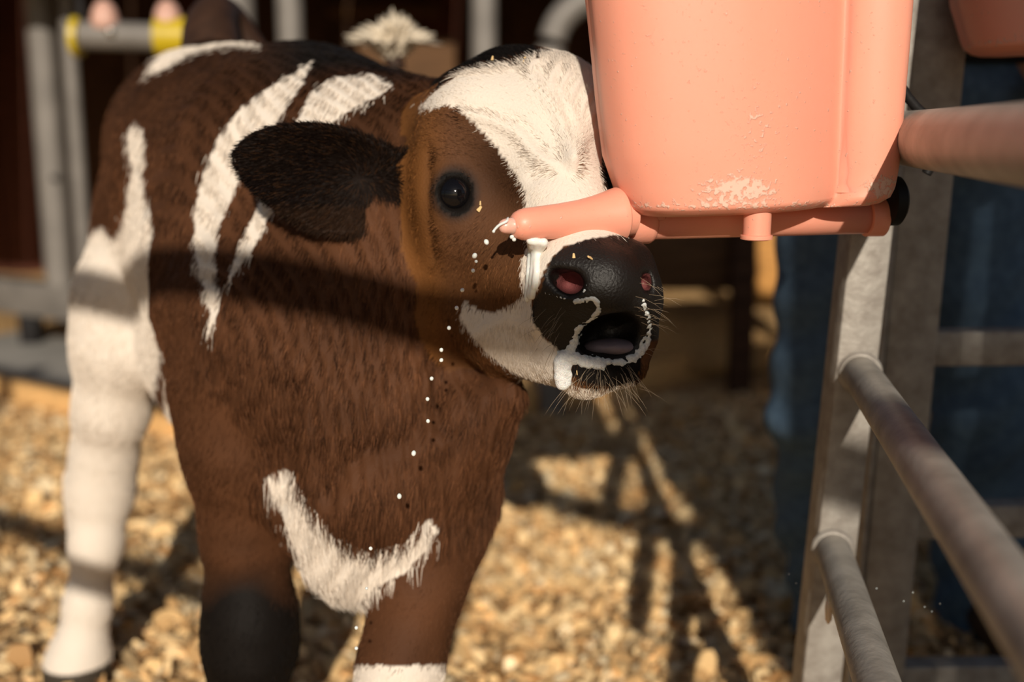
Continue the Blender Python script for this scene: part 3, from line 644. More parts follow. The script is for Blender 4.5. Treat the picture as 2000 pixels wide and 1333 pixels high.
# ---- fur
def make_fur():
    tri = np.vstack([FACES[:, [0, 1, 2]], FACES[:, [0, 2, 3]]])
    a, b, c = VERTS[tri[:, 0]], VERTS[tri[:, 1]], VERTS[tri[:, 2]]
    ar = np.linalg.norm(np.cross(b - a, c - a), axis=1) / 2; ctr = (a + b + c) / 3
    g = GRP[tri[:, 0]]; tx, ty = proj(ctr); nrm = NORM[tri[:, 0]]
    face = -(nrm * (ctr - CAM) / np.linalg.norm(ctr - CAM, axis=1, keepdims=True)).sum(1)
    wt = ar * np.where((g == HEAD) | (g == EAR), 4.5, 1.0) * np.where(face > -0.35, 1.0, 0.25)
    N = 210000
    sel = rng.choice(len(tri), N, p=wt / wt.sum())
    u = rng.random((N, 2)); fl_ = u.sum(1) > 1; u[fl_] = 1 - u[fl_]
    p = a[sel] + u[:, :1] * (b - a)[sel] + u[:, 1:] * (c - a)[sel]
    tr = tri[sel]; n = NORM[tr[:, 0]] * (1 - u.sum(1, keepdims=True)) + NORM[tr[:, 1]] * u[:, :1] + NORM[tr[:, 2]] * u[:, 1:]
    n /= np.maximum(np.linalg.norm(n, axis=1, keepdims=True), 1e-6); g = g[sel]
    x, y = proj(p)
    hd = g == HEAD; er = g == EAR
    # growth direction, in the picture's right/down sense, laid on the skin
    dx = np.full(N, -0.45); dy = np.full(N, 0.9)
    ch = (g == BODY) & (p[:, 1] < 1.36); dx[ch] = -0.12; dy[ch] = 1.0
    rx, ry = x - 1104, y - 332; rl = np.maximum(np.hypot(rx, ry), 1); dx[hd] = (rx / rl)[hd]; dy[hd] = (ry / rl)[hd]
    ex, ey = x - 700, (y - 350) * 1.2; el = np.maximum(np.hypot(ex, ey), 1); dx[er] = (ex / el - 0.5)[er]; dy[er] = (ey / el)[er]
    D = cR[None] * dx[:, None] - cU[None] * dy[:, None]
    D = D - n * (D * n).sum(1, keepdims=True); D += rng.normal(0, 0.18, (N, 3)); D -= n * (D * n).sum(1, keepdims=True)
    D /= np.maximum(np.linalg.norm(D, axis=1, keepdims=True), 1e-6)
    L = np.full(N, 0.013); L[ch] = 0.017; L[hd] = 0.0085; L[er] = 0.011
    poll = hd & (y < 150); L[poll] = 0.019
    wb = (g == BODY) & (y > 930) & (p[:, 1] < 1.3); L[wb] = 0.026
    leg = (g >= LEGL) & (p[:, 2] < 0.42); L[leg] = 0.009
    mz = hd & (x > 1040) & (y > 470) & (y < 705); L[mz] = 0.0025
    chin = hd & (y > 700) & (x > 1080); L[chin] = 0.008
    er_ = np.hypot((x - 888) / 37, (y - 378) / 41)
    keep = ~(hd & (er_ < 1.0)) & ~(hd & (np.hypot((x - 1116) / 30, (y - 553) / 26) < 1)) & ~(hd & inpoly(x, y, [(1128, 665), (1145, 636), (1180, 610), (1250, 606), (1256, 690), (1200, 700), (1140, 690)])) & (p[:, 2] > 0.05)
    keep &= ~(mz & (rng.random(N) < .35))
    L *= rng.uniform(0.6, 1.15, N)
    near = er_ < 1.7; L[hd & near] *= 0.5
    lift = np.where(er, 0.42, np.where(hd, 0.20, 0.24)) + rng.normal(0, 0.07, N)
    jit = rng.normal(0, 1, (N, 2)) * np.where(hd | er, 3.0, 4.5)[:, None]
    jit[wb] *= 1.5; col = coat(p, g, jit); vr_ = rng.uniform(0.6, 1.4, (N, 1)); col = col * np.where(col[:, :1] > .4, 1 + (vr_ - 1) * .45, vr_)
    brown = (g == BODY) & (col[:, 0] < .3); col[brown] *= rng.choice([0.55, 1.0, 1.5], brown.sum(), p=[.25, .45, .3])[:, None]
    fc = hd & (col[:, 0] < .3) & (col[:, 0] > .03); col[fc] *= rng.choice([0.6, 1.0, 1.7], fc.sum(), p=[.25, .5, .25])[:, None]
    eb = er & (rng.random(N) < .12); col[eb] = np.array([0.045, 0.021, 0.010])
    p, n, D, L, lift, col, hd, er, g = (q[keep] for q in (p, n, D, L, lift, col, hd, er, g)); N = len(p)
    sl_, cl_ = np.sin(lift)[:, None], np.cos(lift)[:, None]
    K = 4; pts = np.zeros((N, K, 3))
    for i in range(K):
        t = i / (K - 1)
        pts[:, i] = p - n * 0.0008 + L[:, None] * t * (D * cl_ + n * sl_ * (1 - 0.45 * t)) + np.array([0, 0, -1.0]) * (0.10 * t * t * L)[:, None]
    r0 = np.where(hd, 0.00026, np.where(er, 0.00030, 0.00042))
    rad = r0[:, None] * np.array([1.0, 0.9, 0.65, 0.15])[None]
    cu = bpy.data.hair_curves.new('fur'); cu.add_curves([K] * N)
    cu.attributes['position'].data.foreach_set('vector', pts.astype(np.float32).ravel()) if 'position' in cu.attributes else cu.position_data.foreach_set('vector', pts.astype(np.float32).ravel())
    ra = cu.attributes.get('radius') or cu.attributes.new('radius', 'FLOAT', 'POINT'); ra.data.foreach_set('value', rad.astype(np.float32).ravel())
    ca = cu.attributes.new('coat', 'FLOAT_COLOR', 'POINT'); ca.data.foreach_set('color', np.repeat(np.hstack([np.clip(col, 0, .92), np.ones((N, 1))]), K, axis=0).astype(np.float32).ravel())
    cu.materials.append(attr_mat('calf_fur', 'coat', 0.55, 0.07))
    o = bpy.data.objects.new('fur', cu); COL.objects.link(o); o.parent = calf; o.matrix_parent_inverse = Matrix.Translation(-Vector(calf.location)); tag(o, kind='stuff')
make_fur()

# ---- eyes
m_eye = mat('eye_dark', (0.004, 0.0035, 0.004), 0.04, 0.4)
for ctr in (EYE, P(1205, 345, 1.215)):
    bm = bmesh.new(); bmesh.ops.create_uvsphere(bm, u_segments=48, v_segments=32, radius=ER)
    for v in bm.verts: v.co += Vector(ctr)
    from_bm('eye', bm, m_eye, calf)
# lashes and whiskers: fine tapering hairs
def hairs(name, roots, dirs, lens, r, m_, parent, sag=0.3):
    bm = bmesh.new()
    for q, d, L in zip(roots, dirs, lens):
        d = Vector(d).normalized(); L = float(L); c = [Vector(q) + d * L * t + Vector((0, 0, -1)) * sag * L * t * t for t in (0, .35, .7, 1)]
        tube(bm, c, [r, r * .85, r * .6, r * .15], 5)
    return from_bm(name, bm, m_, parent)
lr_, ld_, ll_ = [], [], []
vv_ = -ray(889, 381) / np.linalg.norm(ray(889, 381))
for a in np.linspace(math.radians(20), math.radians(165), 34):
    q = EYE + cR * math.cos(a) * .0175 + cU * math.sin(a) * .0175 + vv_ * (.0085); lr_.append(q); ld_.append(cR * math.cos(a) * .8 + cU * (math.sin(a) * .35 - 0.2) + vv_ * .8 + rng.normal(0, .1, 3)); ll_.append(rng.uniform(.008, .014))
hairs('eyelashes', lr_, ld_, ll_, .00028, M['black'], calf, .2)
wr, wd, wl_ = [], [], []
for i in range(70):
    x_ = rng.uniform(1112, 1248); y_ = rng.uniform(708, 764); q = S.hit(x_, y_)
    if q[1] > 1.12: continue
    wr.append(q); wd.append(-cF * rng.uniform(.2, .7) - cU * rng.uniform(.2, 1) + cR * ((x_ - 1175) / 90 + rng.normal(0, .3))); wl_.append(rng.uniform(.010, .032))
for i in range(26):
    x_ = rng.uniform(1235, 1280); y_ = rng.uniform(540, 690); q = S.hit(x_, y_)
    if q[1] > 1.12: continue
    wr.append(q); wd.append(cR * rng.uniform(.6, 1.2) - cU * rng.uniform(-.4, .4) - cF * .4); wl_.append(rng.uniform(.012, .04))
for i in range(20):
    x_ = rng.uniform(1050, 1110); y_ = rng.uniform(590, 690); q = S.hit(x_, y_)
    wr.append(q); wd.append(-cR * rng.uniform(.2, 1.0) - cU * rng.uniform(0, .8) - cF * .6); wl_.append(rng.uniform(.01, .035))
hairs('whiskers', wr, wd, wl_, .00016, mat('pale_whisker', (.36, .27, .18), .4, .5), calf, .35)
# ---- tongue
T = Sdf(P(1120, 760, 1.0) - .03, P(1280, 600, 1.1) + .04, 0.0025)
T.ell(P(1194, 680, 1.062), [cR * .028, cU * .0095, cF * .026], .01)
tv, tf = T.mesh(); link('tongue', np_mesh('tongue', tv, tf), mat('tongue_grey_pink', (0.20, 0.155, 0.175), 0.45, 0.3, var=.2, scale=80), calf)
# ---- tail lying along the far side of the back, white switch flicked up
tp = bez([P(415, 120, 1.84), P(412, 60, 1.88), P(425, 28, 1.92), P(455, 45, 1.96), P(520, 130, 1.98), P(640, 200, 1.99), P(740, 190, 1.99), P(770, 140, 2.0), P(768, 105, 2.0)], 40)
tl = mk_tube('tail', tp, list(np.interp(np.linspace(0, 1, 40), [0, .12, .3, 1], [.050, .044, .030, .016])), mat('tail_coat', (0.05, 0.022, 0.011), .6, .3, var=.4, scale=40, bump=.5, bscale=200), calf)
bm = bmesh.new(); c0 = Vector(tp[-1]); tips = [(688, 76), (700, 62), (722, 52), (745, 40), (770, 30), (790, 36), (800, 55), (822, 68), (845, 76), (738, 70), (765, 55), (785, 72), (720, 80), (808, 82), (750, 84)]
for i in range(220):
    a, b = tips[i % len(tips)]; e_ = Vector(P(a + rng.normal(0, 9), b + rng.normal(0, 6), 2.0 + rng.normal(0, .03))); mid = c0.lerp(e_, .55) + Vector((rng.normal(0, .006), rng.normal(0, .01), .012))
    s0_ = c0 + Vector(rng.normal(0, .007, 3)); tube(bm, [s0_, s0_.lerp(mid, .6), mid, e_], [.004, .0055, .0045, .0006], 5)
from_bm('switch', bm, mat('cream_hair', (.74, .64, .50), .6, .3, var=.2, scale=60), tl)
# ---- milk foam round the mouth
FO = Sdf(P(1020, 790, .965) - np.array([.005, .0, .005]), P(1310, 520, 1.10) + np.array([.005, .0, .005]), 0.0011)
def foam(pts, wpx, rmax, n):                 # froth strewn along a line on the skin
    c = bez(pts, 60)
    for i in range(n):
        x_, y_ = c[rng.integers(0, 60)]; o_ = rng.normal(0, .5, 2) * wpx; q = S.hit(x_ + o_[0], y_ + o_[1])
        if q[1] > 1.085: continue
        r = rmax * rng.uniform(.25, 1.0) ** 1.5 * max(.4, 1 - np.hypot(*o_) / (2 * wpx)); FO.cone(q + cF * r * .15, r, k=.0012)
foam([(1096, 694), (1130, 701), (1170, 706), (1210, 708), (1245, 694), (1264, 662)], 8, .0036, 330)
foam([(1264, 665), (1269, 640), (1262, 610), (1256, 590)], 5, .0026, 110)
foam([(1098, 692), (1116, 682), (1124, 662), (1130, 640)], 9, .0034, 200)
foam([(1128, 642), (1148, 628), (1166, 612), (1170, 594)], 5, .0026, 110)
foam([(1170, 596), (1160, 584), (1140, 586), (1118, 590)], 7, .0022, 120)
foam([(1118, 588), (1085, 578), (1066, 570)], 3, .0014, 40)
foam([(1140, 572), (1148, 556)], 2, .0016, 16)
foam([(1102, 700), (1098, 722), (1098, 748)], 12, .0056, 200)
foam([(1110, 696), (1140, 706), (1175, 712)], 11, .0050, 220)
dq = S.hit(1098, 730)
for t in np.linspace(0, 1, 16):
    for i in range(4): FO.cone(P(1101 - 4 * t + rng.normal(0, 5), 698 + 54 * t + rng.normal(0, 2), min(dq[1], 1.045) - .003), (.0066 - .0018 * t) * rng.uniform(.6, 1), k=.002)
fv, ff = FO.mesh()
m_foam = mat('milk_foam', (0.86, 0.84, 0.80), 0.25, 0.5, sss=.2, bump=.5, bscale=900, scale=500, col2=(.66, .65, .64))
foam_o = link('milk_foam', np_mesh('milk_foam', fv, ff), m_foam); tag(foam_o, 'frothy white milk foam around the calf\'s open mouth and chin', 'milk foam', kind='stuff')

# ================================================================== GATE AND FENCE ON THE RIGHT
def vert(px0, py0, px1, py1, Y):        # a post's axis through two pixels at one distance
    a, b = Vector(P(px0, py0, Y)), Vector(P(px1, py1, Y)); return a, b
gp = empty('pen_gate', (P(1600, 1300, 1.25)[0], 1.25, 0), 'galvanised gate panel whose round rails run forward from the lit square post', 'gate')
a, b = vert(1688, 470, 1597, 1300, 1.275); d = (a - b).normalized()
top = a + d * ((1.42 - a.z) / d.z); bot = a - d * (a.z / d.z)
mk_beam('post', bot, top, 0.048, 0.05, M['galv'], gp, 0.005, up=Vector((0, 1, 0)))
VP_AZ = math.radians(9.0); back = Vector((-math.sin(VP_AZ), -math.cos(VP_AZ), 0))
def rail_from(px, py, Y, r, L, m_, parent, name='rail', drop=0.0):
    p = Vector(P(px, py, Y)); o = mk_tube(name, [p + Vector((0, 0, 0)), p + back * L + Vector((0, 0, drop))], r, m_, parent, 28); return p
for px, py, r in ((1742, 269, .0275), (1679, 728, .0205), (1626, 1072, .0205)):
    p = rail_from(px, py, 1.25, r, 0.78, M['galv_rail'], gp); bm = bmesh.new(); lathe(bm, p + back * 0.779, back, [(0, r), (.006, r * .9), (.010, r * .5), (.011, .001)], 28); from_bm('end_cap', bm, M['galv_rail'], gp)
    bm = bmesh.new(); lathe(bm, p + back * 0.001, back, [(0, r + .004), (.003, r + .0045), (.007, r + .001)], 28); from_bm('weld', bm, M['galv'], gp)
# dark panel behind it
dp = empty('fence_panel', (P(1700, 1300, 1.42)[0], 1.42, 0), 'shaded steel fence panel with flat rails in front of the jeans', 'fence')
a, b = vert(1800, 300, 1716, 1200, 1.42); d = (a - b).normalized(); top = a + d * ((1.45 - a.z) / d.z); bot = a - d * (a.z / d.z)
mk_beam('post', bot, top, 0.066, 0.06, M['galv'], dp, 0.006, up=Vector((0, 1, 0)))
a2, b2 = vert(1752, 300, 1668, 1200, 1.40); d2 = (a2 - b2).normalized()
mk_beam('edge_strip', a2 - d2 * (a2.z / d2.z), a2 + d2 * ((1.0 - a2.z) / d2.z), 0.007, 0.03, M['galv'], dp, 0.001, up=Vector((0, 1, 0)))  # added sliver standing in for the post's sunlit edge
for py, px in ((678, 1765), (1015, 1735), (1325, 1705), (-420, 1870)):
    p = Vector(P(px, py, 1.44)); mk_beam('rail', p, (p.x + 1.6, p.y + 0.05, p.z), 0.035, 0.046, M['galv'], dp, 0.004)
mk_beam('post', (bot.x + 1.65, 1.47, 0), (bot.x + 1.65, 1.47, 1.45), 0.066, 0.06, M['galv'], dp, 0.006, up=Vector((0, 1, 0)))

# ================================================================== FEEDING BUCKET
def salmon(name, residue):
    m = mat(name, (0.89, 0.36, 0.25), 0.42, 0.45, sss=0.25, bump=0.06, bscale=300)
    if residue:
        nt = m.node_tree; b = nt.nodes['Principled BSDF']; geo = nt.nodes.new('ShaderNodeNewGeometry')
        n = nt.nodes.new('ShaderNodeTexNoise'); n.inputs['Scale'].default_value = 240; n.inputs['Detail'].default_value = 6; nt.links.new(geo.outputs['Position'], n.inputs['Vector'])
        at = nt.nodes.new('ShaderNodeAttribute'); at.attribute_name = 'crust'
        mu = nt.nodes.new('ShaderNodeMath'); mu.operation = 'MULTIPLY_ADD'; nt.links.new(at.outputs['Fac'], mu.inputs[0]); mu.inputs[1].default_value = 0.34; nt.links.new(n.outputs['Fac'], mu.inputs[2])
        rp = nt.nodes.new('ShaderNodeValToRGB'); rp.color_ramp.elements[0].position = .66; rp.color_ramp.elements[1].position = .78; nt.links.new(mu.outputs[0], rp.inputs['Fac'])
        mx = nt.nodes.new('ShaderNodeMix'); mx.data_type = 'RGBA'; mx.inputs[6].default_value = (0.89, 0.36, 0.25, 1); mx.inputs[7].default_value = (0.80, 0.52, 0.41, 1)
        nt.links.new(rp.outputs['Color'], mx.inputs[0]); nt.links.new(mx.outputs[2], b.inputs['Base Color'])
        bp = nt.nodes.new('ShaderNodeBump'); bp.inputs['Strength'].default_value = .6; bp.inputs['Distance'].default_value = .0015; nt.links.new(rp.outputs['Color'], bp.inputs['Height']); nt.links.new(bp.outputs[0], b.inputs['Normal'])
    return m
M['salmon'] = salmon('salmon_plastic', True); M['salmon_plain'] = salmon('salmon_rubber', False)
YL, YR = 1.0, 1.03                                  # front face distance at its left and right ends
BL = Vector(P(1222, 392, YL)); BR = Vector(P(1745, 372, YR))
bx_ = (BR - BL); bx_.z = 0; BWD = bx_.length; bx_.normalize(); by_ = Vector((-bx_.y, bx_.x, 0))     # along the face, and away from the camera
bucket = empty('feeding_bucket', BL, 'salmon pink calf feeding bucket with teat hung on the galvanised gate', 'bucket')
def plan():                                            # outline seen from above, in (along, depth), 0..1 along
    pr = [(0.0, .075), (0.0, .055), (0.012, .030), (0.035, .014), (.07, .005), (.105, .001), (.13, .0015), (.155, .006), (.18, .0165), (.20, .029), (.212, .039), (.2175, .0425), (.2215, .041), (.229, .035), (.243, .029), (.258, .0265), (.270, .029), (.278, .037), (.282, .050), (.282, .075)]
    c = bez(pr, 90); back_ = c[::-1].copy(); back_[:, 1] = 0.15 - back_[:, 1]; return np.vstack([c, back_])
PL = plan(); PL[:, 0] = PL[:, 0] / .282
zb_ = Vector(P(1480, 400, 1.03)).z
def wpt(al, dp_, z): return BL + bx_ * float(al) + by_ * float(dp_) + Vector((0, 0, float(z) - BL.z))
# left edge and right edge of the outline, by height
def edge_at(px, py, Y): q = Vector(P(px, py, Y)); return (q - BL).dot(bx_), q.z
prof = []
for pyL, pxL, pyR, pxR in ((405, 1226, 386, 1738), (385, 1216, 368, 1748), (350, 1204, 335, 1755), (305, 1188, 295, 1760), (200, 1174, 190, 1768), (90, 1163, 85, 1777), (0, 1153, 0, 1783), (-120, 1139, -120, 1791), (-230, 1126, -230, 1799), (-330, 1114, -330, 1806)):
    l, zl = edge_at(pxL, pyL, YL + .07); r, zr = edge_at(pxR, pyR, YR + .03); prof.append((l - .001, zl, r + .008, zr))
def ring(bm, l, zl, r, zr, ins=0.0, ids=None):
    out = []; cxx, cyy = .5, .075
    for u, v in PL:
        al = l + ins + u * (r - l - 2 * ins); dv = cyy + (v - cyy) * (1 - ins / .075) if ins else v
        out.append(bm.verts.new(wpt(al, dv + (-.004 * (zl - BL.z) / .3), zl + (zr - zl) * u)))
    return out
bm = bmesh.new(); rings = []
l, zl, r, zr = prof[0]
for ins, dz in ((.05, -.0085), (.03, -.0085), (.016, -.0078), (.008, -.0055), (.003, -.002)): rings.append(ring(bm, l, zl + dz, r, zr + dz, ins))
pi = np.array(prof)
for t in np.linspace(0, len(prof) - 1, 34):
    k = min(int(t), len(prof) - 2); rings.append(ring(bm, *(pi[k] + (pi[k + 1] - pi[k]) * (t - k))))
l2, zl2, r2, zr2 = prof[-1]
inner = [ring(bm, l2, zl2, r2, zr2, .004)]
for t in (7, 5, 3, 1, 0): inner.append(ring(bm, *(pi[t] + np.array([0, .006, 0, .006])), .005))
allr = rings + inner; n = len(PL)
for A_, B_ in zip(allr[:-1], allr[1:]):
    for k in range(n): bm.faces.new((A_[k], A_[(k + 1) % n], B_[(k + 1) % n], B_[k]))
bm.faces.new(rings[0][::-1]); bm.faces.new(allr[-1])
bmesh.ops.recalc_face_normals(bm, faces=bm.faces[:])
cr_ = bm.verts.layers.float.new('crust')
for v in bm.verts:
    x_, y_ = (float(q) for q in proj(np.array(v.co)))
    c_ = max(0, 1 - math.hypot((x_ - 1440) / 110, (y_ - 372) / 42)) * 1.3 + max(0, 1 - math.hypot((x_ - 1722) / 45, (y_ - 366) / 35)) * 1.3 + 0.5 * max(0, 1 - abs(y_ - 402) / 16) + .35 * max(0, 1 - math.hypot((x_ - 1480) / 90, (y_ - 250) / 130))
    v[cr_] = min(c_, 1.0)
from_bm('shell', bm, M['salmon'], bucket, True, 70)
bm = bmesh.new()
rp_ = [wpt(l2 + u * (r2 - l2) + (u - .5) * .012, .075 + (v - .075) * 1.06, zl2 + (zr2 - zl2) * u) for u, v in PL[::3]]
tube(bm, rp_ + [rp_[0]], .007, 10, False); from_bm('rim', bm, M['salmon_plain'], bucket)
# valve tube under the bucket
ta, tb = Vector(P(1228, 430, YL + .092)), Vector(P(1712, 424, YR + .10)); td = (tb - ta).normalized(); TL = (tb - ta).length
bm = bmesh.new(); lathe(bm, ta, td, [(0, .0195), (TL, .0165)], 32); from_bm('valve_tube', bm, M['salmon_plain'], bucket)
bm = bmesh.new(); lathe(bm, ta - td * .004, td, [(0, .0195), (.001, .0225), (.010, .0235), (.0235, .0235), (.0275, .021), (.029, .0195)], 36); from_bm('collar', bm, M['salmon_plain'], bucket)
bm = bmesh.new(); beam(bm, P(1250, 402, YL + .085), P(1250, 432, YL + .085), .022, .05, bev=.005); from_bm('collar_web', bm, M['salmon_plain'], bucket, True, 40)
bm = bmesh.new(); lathe(bm, tb - td * .012, td, [(0, .0165), (.001, .0195), (.018, .0195), (.019, .017)], 32); from_bm('end_cap', bm, M['salmon_plain'], bucket, True, 40)
pk = Vector(P(1742, 393, YR + .095)); bm = bmesh.new(); lathe(bm, pk - td * .007, td, [(0, .018), (.002, .0245), (.012, .0245), (.015, .021)], 28); from_bm('plug', bm, M['black'], bucket, True, 40)
ns = Vector(P(1480, 398, 1.040)); bm = bmesh.new(); lathe(bm, ns, (0, 0, -1), [(-.012, .0130), (.0, .0130), (.0285, .0128), (.029, .0148), (.0325, .0148), (.0335, .011), (.0336, .001)], 28); from_bm('drain_spout', bm, M['salmon'], bucket, True, 40)
# teat
t0, t1 = Vector(P(1207, 421, YL + .066)), Vector(P(1000, 441, 1.018)); dd_ = (t1 - t0); LT = dd_.length; dd_.normalize()
bm = bmesh.new(); lathe(bm, t0, dd_, [(.0, .010), (.0, .0175), (.0001, .0262), (.0012, .0264), (.006, .0252), (.014, .0230), (.026, .0203), (.042, .0178), (.062, .0162), (.082, .0153), (LT - .014, .0148), (LT - .009, .0140), (LT - .004, .0118), (LT - .001, .0088), (LT, .0062)], 44)
teat = from_bm('teat', bm, M['salmon'], bucket)
bm = bmesh.new(); lathe(bm, t1 - dd_ * .001, dd_, [(0, .0080), (.001, .0072), (.006, .0070), (.010, .0062), (.0125, .0046), (.0138, .002), (.014, .0005)], 28); from_bm('teat_tip', bm, mat('pale_teat_rubber', (0.84, 0.45, 0.36), .3, .5, sss=.3), teat)
bm = bmesh.new(); lathe(bm, t0 - dd_ * .0012, dd_, [(-.012, .0175), (-.011, .0205), (-.001, .0205), (0, .0175)], 36); from_bm('locking_ring', bm, M['salmon_plain'], bucket, True, 40)
# hanger hooked over the top rail
hb = wpt(.27, .10, 0); hb.z = Vector(P(1742, 269, 1.25)).z
rl = Vector(P(1742, 269, 1.25)) + back * .10
hk = bez([tuple(wpt(.24, .12, rl.z + .06)), (rl.x - .03, rl.y, rl.z + .07), (rl.x, rl.y, rl.z + .036), (rl.x + .035, rl.y, rl.z + .0), (rl.x + .02, rl.y, rl.z - .035)], 16)
mk_tube('hook', hk, .005, M['dark_steel'], bucket, 10)
# second bucket: same kind, hanging on the dark panel
bk2 = bucket.copy(); COL.objects.link(bk2)
for ch in [q for q in bpy.data.objects if q.parent == bucket and q.name.split('.')[0] in ('shell', 'rim', 'hook')]:
    c = ch.copy(); COL.objects.link(c); c.parent = bk2; c.matrix_parent_inverse = ch.matrix_parent_inverse.copy()
bk2.location = Vector(P(1905, 66, 1.25)); bk2.rotation_euler = (0, 0, math.radians(-12)); bk2['label'] = 'salmon pink bucket without teat hanging in front of the person in jeans'

# ================================================================== PERSON BEHIND THE FENCE
PY_ = 1.80
def pp(px, py, dy=0.0): return P(px, py, PY_ + dy)
hipL = pp(1655, 250); kneeL = pp(1612, 800, -.03); ankL = pp(1632, 1290, .03)
hipR = pp(1880, 250, .08); kneeR = pp(1925, 800, .06); ankR = pp(1905, 1290, .10)
pel = (hipL + hipR) / 2 + np.array([0, 0, .06]); chest = pel + np.array([-.01, .02, .36]); nk = pel + np.array([-.015, 0, .55]); hdp = pel + np.array([-.03, -.03, .70])
def fig(Sd, inflate, legs=True, torso=True, arms=True, head=True):
    f_ = inflate
    def c(a, ra, b, rb, k=.05): Sd.cone(a, ra + f_, b, rb + f_, k=k)
    if legs:
        for h_, k_, a_ in ((hipL, kneeL, ankL), (hipR, kneeR, ankR)):
            c(h_, .092, k_, .066); c(k_, .066, k_ * .6 + a_ * .4 + np.array([0, .02, 0]), .060); c(k_ * .6 + a_ * .4 + np.array([0, .02, 0]), .060, a_, .050)
        c(hipL + np.array([.02, 0, .04]), .10, hipR + np.array([-.02, 0, .04]), .10)
    if torso:
        c(pel + np.array([-.07, 0, .0]), .105, pel + np.array([.07, 0, .0]), .105); c(pel + np.array([-.06, 0, .05]), .105, chest + np.array([-.07, 0, 0]), .11); c(pel + np.array([.06, 0, .05]), .105, chest + np.array([.07, 0, 0]), .11)
        c(chest + np.array([-.13, 0, .09]), .065, chest + np.array([.13, 0, .09]), .065)
    if arms:
        for sg in (-1, 1):
            sh_ = chest + np.array([.16 * sg, 0, .09]); el_ = sh_ + np.array([.06 * sg, .05, -.27]); wr_ = el_ + np.array([-.03 * sg, -.17, -.14]) if sg > 0 else el_ + np.array([.03, .08, -.20])
            c(sh_, .055, el_, .042); c(el_, .042, wr_, .030)
            if f_ == 0:
                hd_ = wr_ + (wr_ - el_) / np.linalg.norm(wr_ - el_) * .05; c(wr_, .028, hd_, .034, .02)
                dh = (wr_ - el_) / np.linalg.norm(wr_ - el_)
                for q in range(4): off = np.array([(q - 1.5) * .017, 0, .0]); Sd.cone(hd_ + off, .010, hd_ + off + dh * (.065 - .01 * abs(q - 1.3)) + np.array([0, 0, -.012]), .008, k=.008)
                Sd.cone(wr_ + dh * .02, .012, wr_ + dh * .06 + np.array([-.038 * sg, 0, 0]), .009, k=.01)
    if head:
        c(nk - np.array([0, 0, .08]), .055, hdp - np.array([0, 0, .03]), .052, .03); c(hdp + np.array([0, .01, .03]), .082, hdp + np.array([0, -.02, -.02]), .070, .03); c(hdp + np.array([0, -.05, -.07]), .032, hdp + np.array([0, -.02, -.03]), .05, .03)
        Sd.cone(hdp + np.array([0, -.098, -.005]), .009, hdp + np.array([0, -.105, -.025]), .013, k=.012)
        for sg in (-1, 1): Sd.cone(hdp + np.array([.083 * sg, .01, 0]), .014, hdp + np.array([.080 * sg, .01, -.03]), .010, k=.01); Sd.cone(hdp + np.array([.03 * sg, -.088, .01]), .012, k=.008, sub=True)
        Sd.cone(hdp + np.array([-.022, -.098, -.055]), .004, hdp + np.array([.022, -.098, -.055]), .004, k=.006, sub=True)
person = empty('person', ((ankL[0] + ankR[0]) / 2, PY_ + .06, 0), 'person in blue jeans and tan top standing behind the flat-railed fence panel', 'person')
lo, hi = pel - np.array([.42, .4, 1.02]), pel + np.array([.45, .4, .90])
B_ = Sdf(lo, hi, .009); fig(B_, 0.0); bv, bf = biggest(*B_.mesh()); link('body', np_mesh('body', bv, bf), M['skin'], person)
J_ = Sdf(lo, hi, .009); fig(J_, .016, torso=False, arms=False, head=False); J_.cone(pel + np.array([-.07, 0, .0]), .122, pel + np.array([.07, 0, .0]), .122, k=.05)
jv, jf = J_.mesh(); jn = J_.normal(jv)
wrk = np.sin(jv[:, 2] * 62 + 4 * np.sin(jv[:, 0] * 19) + 3 * np.sin(jv[:, 1] * 17)) * np.clip(np.exp(-((jv[:, 2] - .45) / .16) ** 2) + np.exp(-((jv[:, 2] - .14) / .1) ** 2) + .25, 0, 1)
link('jeans', np_mesh('jeans', jv + jn * (wrk * .006)[:, None], jf), M['denim'], person)
T_ = Sdf(lo, hi, .009); fig(T_, .018, legs=False, head=False, arms=False)
for sg in (-1, 1):
    sh_ = chest + np.array([.16 * sg, 0, .09]); T_.cone(sh_, .072, sh_ + np.array([.05 * sg, .04, -.2]), .062, k=.05)
sv, sf = T_.mesh(); kz = sv[:, 2] < pel[2] + .055; sv[kz, 2] = pel[2] + .055; link('shirt', np_mesh('shirt', sv, sf), M['shirt'], person)
bm = bmesh.new(); bl = [(pel[0] + .205 * math.cos(a), pel[1] + .132 * math.sin(a), pel[2] + .05) for a in np.linspace(0, 2 * math.pi, 41)]; tube(bm, bl, .016, 10, False); from_bm('belt', bm, M['black'], person)
for a_ in (ankL, ankR):
    Bt = Sdf(np.array([a_[0] - .12, a_[1] - .32, -.01]), np.array([a_[0] + .12, a_[1] + .14, .2]), .006)
    Bt.cone((a_[0], a_[1], .12), .058, (a_[0], a_[1] + .01, .05), .052, k=.03); Bt.cone((a_[0], a_[1] + .02, .045), .045, (a_[0] - .01, a_[1] - .17, .036), .038, k=.03)
    v_, f_ = Bt.mesh(); v_[:, 2] = np.maximum(v_[:, 2], 0); link('boot', np_mesh('boot', v_, f_), M['boot'], person)
Hh = Sdf(hdp - .16, hdp + .16, .006); Hh.cone(hdp + np.array([0, .022, .045]), .090, hdp + np.array([0, .035, -.01]), .080, k=.03); hv, hf = Hh.mesh(); link('hair', np_mesh('hair', hv, hf), M['hairbrown'], person)

